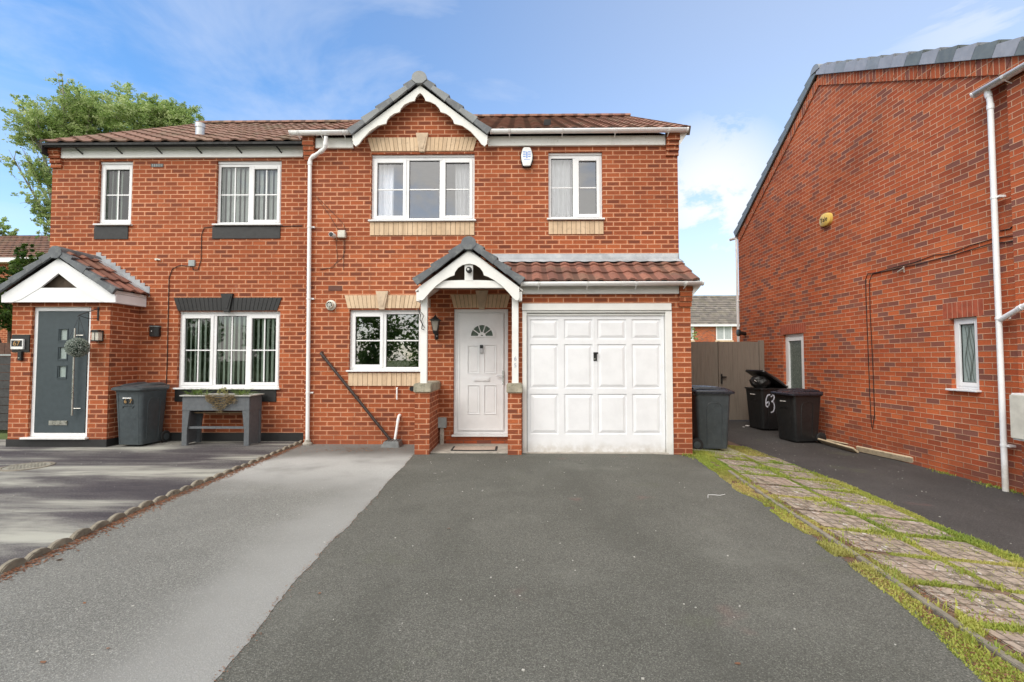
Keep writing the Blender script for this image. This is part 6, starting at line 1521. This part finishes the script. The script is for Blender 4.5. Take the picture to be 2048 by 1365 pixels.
# ================================================================== TREES
def tree(name, base, label, blobs, barkm, leafm, limbs, lsz, trunk_r, group=None, cat='tree'):
    r = empty(name, base, label, cat, group); B = Vector(base); t = MB(); fork = B+Vector((0, 0, limbs))
    t.tube([B-Vector((0, 0, .2)), B+Vector((.05, 0, limbs*.5)), fork], [trunk_r*1.3, trunk_r, trunk_r*.8], 10)
    for (c, rad, n, sq, sp) in blobs:
        c = Vector(c); mid = fork.lerp(c, .5)+Vector((random.uniform(-.3, .3), random.uniform(-.3, .3), random.uniform(-.1, .5)))
        t.tube([fork-Vector((0, 0, random.uniform(0, limbs*.3))), mid, c, c+Vector((random.uniform(-.5, .5)*rad, random.uniform(-.5, .5)*rad, rad*.6))], [trunk_r*.45, trunk_r*.28, trunk_r*.12, trunk_r*.03], 6)
        for _ in range(5):
            d = Vector((random.gauss(0, 1), random.gauss(0, 1), random.gauss(0, .8))).normalized()*rad*.9; t.tube([mid.lerp(c, random.random()), c+d*.5, c+d], [trunk_r*.09, trunk_r*.05, .006], 5)
    t.build('trunk', barkm, r, smooth=True)
    g = MB(); g.uvl = g.bm.loops.layers.uv.new('UVMap')
    for (c, rad, n, sq, sp) in blobs:
        c = Vector(c); tw = max(4, n//26)
        for _ in range(tw):     # sprays of leaves on drooping twigs
            d = Vector((random.gauss(0, 1), random.gauss(0, 1), random.gauss(0, 1))).normalized()*rad*random.random()**(.45 if sp < 1 else .7)
            p = c+Vector((d.x, d.y, d.z*sq)); dr = Vector((random.gauss(0, .5), random.gauss(0, .5), -sp*random.random()+.2)); L = rad*random.uniform(.15, .4); vb = random.uniform(.1, .9)
            for k in range(26): leafq(g, p+dr*L*(k/26)+Vector((random.gauss(0, .10), random.gauss(0, .10), random.gauss(0, .09)))*rad*.55, lsz*random.uniform(.6, 1.2), min(1, max(0, vb+random.uniform(-.25, .25))))
    g.build('crown', leafm, r, recalc=False); return r
def bl(px, py, rp, n, Y, sq=.8, sp=.8):
    x, z = PY(px, py, Y); return ((x, Y, z), rp*Y/F, n, sq, sp)
YT = 19.0
blobs = [bl(75, 240, 48, 900, 18), bl(130, 235, 55, 1800, 19), bl(190, 240, 60, 2600, 20), bl(255, 235, 52, 2600, 19), bl(320, 238, 45, 2400, 20), bl(370, 245, 42, 1900, 20), bl(340, 225, 34, 900, 20), bl(300, 215, 34, 800, 20), bl(150, 195, 38, 500, 19), bl(250, 200, 40, 500, 19.5),
         bl(80, 270, 48, 1500, 18.5), bl(140, 275, 60, 2200, 19), bl(220, 280, 60, 1500, 20), bl(45, 210, 30, 180, 18), bl(125, 160, 26, 70, 18.5), bl(60, 330, 42, 420, 18, 1, 1.6), bl(95, 350, 34, 900, 18.5, 1.1, 1.6), bl(70, 400, 34, 300, 18, 1.2, 1.8), bl(98, 420, 30, 700, 18.5, 1.3, 1.8), bl(88, 455, 22, 160, 18, 1.3, 1.8), bl(28, 320, 26, 90, 18, 1, 1.4), bl(180, 215, 50, 1300, 19)]
tb = PY(150, 500, 19.5); tree('birch_tree', (tb[0], 19.5, 0), 'tall pale green birch rising behind the left house roof', [(c_, r_, int(n_*3), s_, p_) for c_, r_, n_, s_, p_ in blobs], bark, leafb, 5.5, .05, .16)
bs = [bl(25, 560, 45, 2400, 11.5), bl(60, 530, 36, 2000, 12), bl(75, 600, 30, 1500, 11.5), bl(10, 630, 40, 2200, 11.2), bl(-40, 580, 50, 1600, 11.5), bl(50, 500, 18, 400, 12), bl(90, 560, 20, 800, 12)]
tb = PY(15, 800, 11.6); tree('shrub', (tb[0], 11.6, 0), 'dense dark green shrub behind the porch at the left edge', bs, barkd, leafd, 1.2, .045, .09, cat='shrub')
bs = [bl(8, 465, 22, 600, 27), bl(-25, 450, 36, 900, 27), bl(25, 480, 14, 240, 27)]
tb = PY(-5, 700, 27); tree('background_tree', (tb[0], 27, 0), 'small pale treetop showing above the distant left roof', bs, barkd, leafb, 4, .10, .2)
tb = PY(1383, 672, 24); tree('garden_bush', (tb[0]+.1, 24, -.1), 'small green sprig above the fence beside the garage corner', [((tb[0]+.1, 24, tb[1]), .35, 260, 1, .5)], barkd, leafb, 1.2, .05, .04, cat='bush')
# the trees across the road, mirrored in the windows
rt = MB(); rt.uvl = rt.bm.loops.layers.uv.new('UVMap')
for k in range(34):
    x = -34+k*1.9+random.uniform(-.8, .8); h_ = random.uniform(3.6, 6.2)+(1.2 if -8 < x < 4 else 0); y = -19+random.uniform(-2, 2)
    for j in range(5):
        c = Vector((x+random.uniform(-1.2, 1.2), y+random.uniform(-1, 1), h_*(.25+.17*j))); leafball(rt, c, random.uniform(.8, 1.5), 300, .15, (0, 1))
tag(rt.build('far_treeline', leafm, recalc=False), 'mass of trees across the road mirrored in the windows', 'trees', kind='stuff')

cw = [PG(*q) for q in ((1416, 998), (1416, 992), (1426, 992), (1440, 993), (1450, 991))]
tag(MB().tube([(x, y, gz(x, y)+.010) for x, y in cw], .0022, 6).build('cord_scrap', white, smooth=True), 'short curl of white cord lying on the dark driveway', 'cord')
# ================================================================== light, sky
sc = bpy.context.scene
w = bpy.data.worlds.new('World'); sc.world = w; w.use_nodes = True; nt = w.node_tree; N_ = nt.nodes; L_ = nt.links
bg = N_['Background']
SUN_EL, SUN_AZ = R(44), R(220)      # azimuth clockwise from +Y: behind the camera, a little to the left
sky = N_.new('ShaderNodeTexSky'); sky.sky_type = 'NISHITA'; sky.sun_disc = False; sky.sun_elevation = SUN_EL; sky.sun_rotation = SUN_AZ; sky.air_density = 1.0; sky.dust_density = .4; sky.ozone_density = 2.0
hsv = N_.new('ShaderNodeHueSaturation'); hsv.inputs['Saturation'].default_value = 1.22; hsv.inputs['Value'].default_value = 2.25; L_.new(sky.outputs[0], hsv.inputs['Color'])
tc = N_.new('ShaderNodeTexCoord')
class W: pass
def wn(ty, **k):
    n = N_.new(ty)
    for a, b in k.items(): setattr(n, a, b)
    return n
def wm(op, a, b=None, clamp=False):
    n = wn('ShaderNodeMath', operation=op); n.use_clamp = clamp
    for s, v in zip(n.inputs, (a, b)):
        if isinstance(v, bpy.types.NodeSocket): L_.new(v, s)
        elif v is not None: s.default_value = v
    return n.outputs[0]
def wss(v, a, b, lo=0., hi=1.):
    n = wn('ShaderNodeMapRange', interpolation_type='SMOOTHSTEP'); L_.new(v, n.inputs[0]); n.inputs[1].default_value = a; n.inputs[2].default_value = b; n.inputs[3].default_value = lo; n.inputs[4].default_value = hi; return n.outputs[0]
def wnoise(scale, mscale=(1, 1, 1), detail=6, rough=.6, dist=0., loc=(0, 0, 0)):
    mpn = wn('ShaderNodeMapping'); L_.new(tc.outputs['Generated'], mpn.inputs[0]); mpn.inputs['Scale'].default_value = mscale; mpn.inputs['Location'].default_value = loc
    n = wn('ShaderNodeTexNoise'); L_.new(mpn.outputs[0], n.inputs['Vector']); n.inputs['Scale'].default_value = scale; n.inputs['Detail'].default_value = detail; n.inputs['Roughness'].default_value = rough; n.inputs['Distortion'].default_value = dist
    return n.outputs[0]
def blob(px, py, r0, r1):
    d = ray(px, py).normalized(); n = wn('ShaderNodeVectorMath', operation='DISTANCE'); L_.new(tc.outputs['Generated'], n.inputs[0]); n.inputs[1].default_value = d
    return wss(n.outputs['Value'], r0, r1, 1, 0)
puff = wnoise(5.5, (1, 1, 1.7), 8, .62, .3, (3, 1, 2)); wisp = wnoise(2.2, (.8, .8, 3.2), 7, .6, .6, (1, 5, 0))
cl = wm('MULTIPLY', blob(1430, 395, .02, .24), wss(puff, .34, .52))
cl = wm('MAXIMUM', cl, wm('MULTIPLY', blob(1390, 560, .0, .30), wss(puff, .35, .6, 0, .75)))
cl = wm('MAXIMUM', cl, wm('MULTIPLY', blob(1960, 60, .0, .30), wss(wisp, .48, .62, 0, .6)))
cl = wm('MAXIMUM', cl, wss(wisp, .50, .78, 0, .38))
sp = wn('ShaderNodeSeparateXYZ'); L_.new(tc.outputs['Generated'], sp.inputs[0])
back = wss(sp.outputs[1], .1, -.5)                       # cloudier sky behind the camera
cl = wm('MAXIMUM', cl, wm('MULTIPLY', back, wss(puff, .30, .52, .55, .95)))
right = wss(sp.outputs[0], -.65, .7, 0.0, .40)           # veil of haze thickening to the right
low = wss(sp.outputs[2], .42, .0, 0, .35)
cl = wm('MAXIMUM', cl, wm('ADD', right, low))
veil = wnoise(1.6, (1, 1, 2.2), 6, .6, .8, (2, 2, 4)); cl = wm('MAXIMUM', cl, wss(veil, .42, .70, .0, .30))
top = wss(sp.outputs[2], .70, .86)                       # bright cloud added out of view overhead to soften the light
cl = wm('MAXIMUM', cl, wm('MULTIPLY', top, .95))
mixn = wn('ShaderNodeMix', data_type='RGBA'); L_.new(cl, mixn.inputs[0]); L_.new(hsv.outputs[0], mixn.inputs[6]); mixn.inputs[7].default_value = (1, 1, 1, 1)
bright = wn('ShaderNodeMix', data_type='RGBA'); L_.new(wm('MAXIMUM', top, back), bright.inputs[0]); bright.inputs[6].default_value = (8.2, 8.4, 8.8, 1); bright.inputs[7].default_value = (14.5, 14.0, 13.2, 1)
L_.new(bright.outputs[2], mixn.inputs[7]); L_.new(mixn.outputs[2], bg.inputs[0]); bg.inputs[1].default_value = .125
sl_ = bpy.data.lights.new('sun', 'SUN'); sl_.energy = 2.45; sl_.angle = R(38); sl_.color = (1, .945, .86); so = bpy.data.objects.new('sun', sl_); C.objects.link(so)
sd = Vector((math.sin(SUN_AZ)*math.cos(SUN_EL), math.cos(SUN_AZ)*math.cos(SUN_EL), math.sin(SUN_EL)))
so.rotation_euler = sd.to_track_quat('Z', 'Y').to_euler(); so.location = sd*60
sc.view_settings.view_transform = 'Standard'; sc.view_settings.look = 'None'; sc.view_settings.exposure = 0
sc.cycles.max_bounces = 8; sc.cycles.transparent_max_bounces = 12
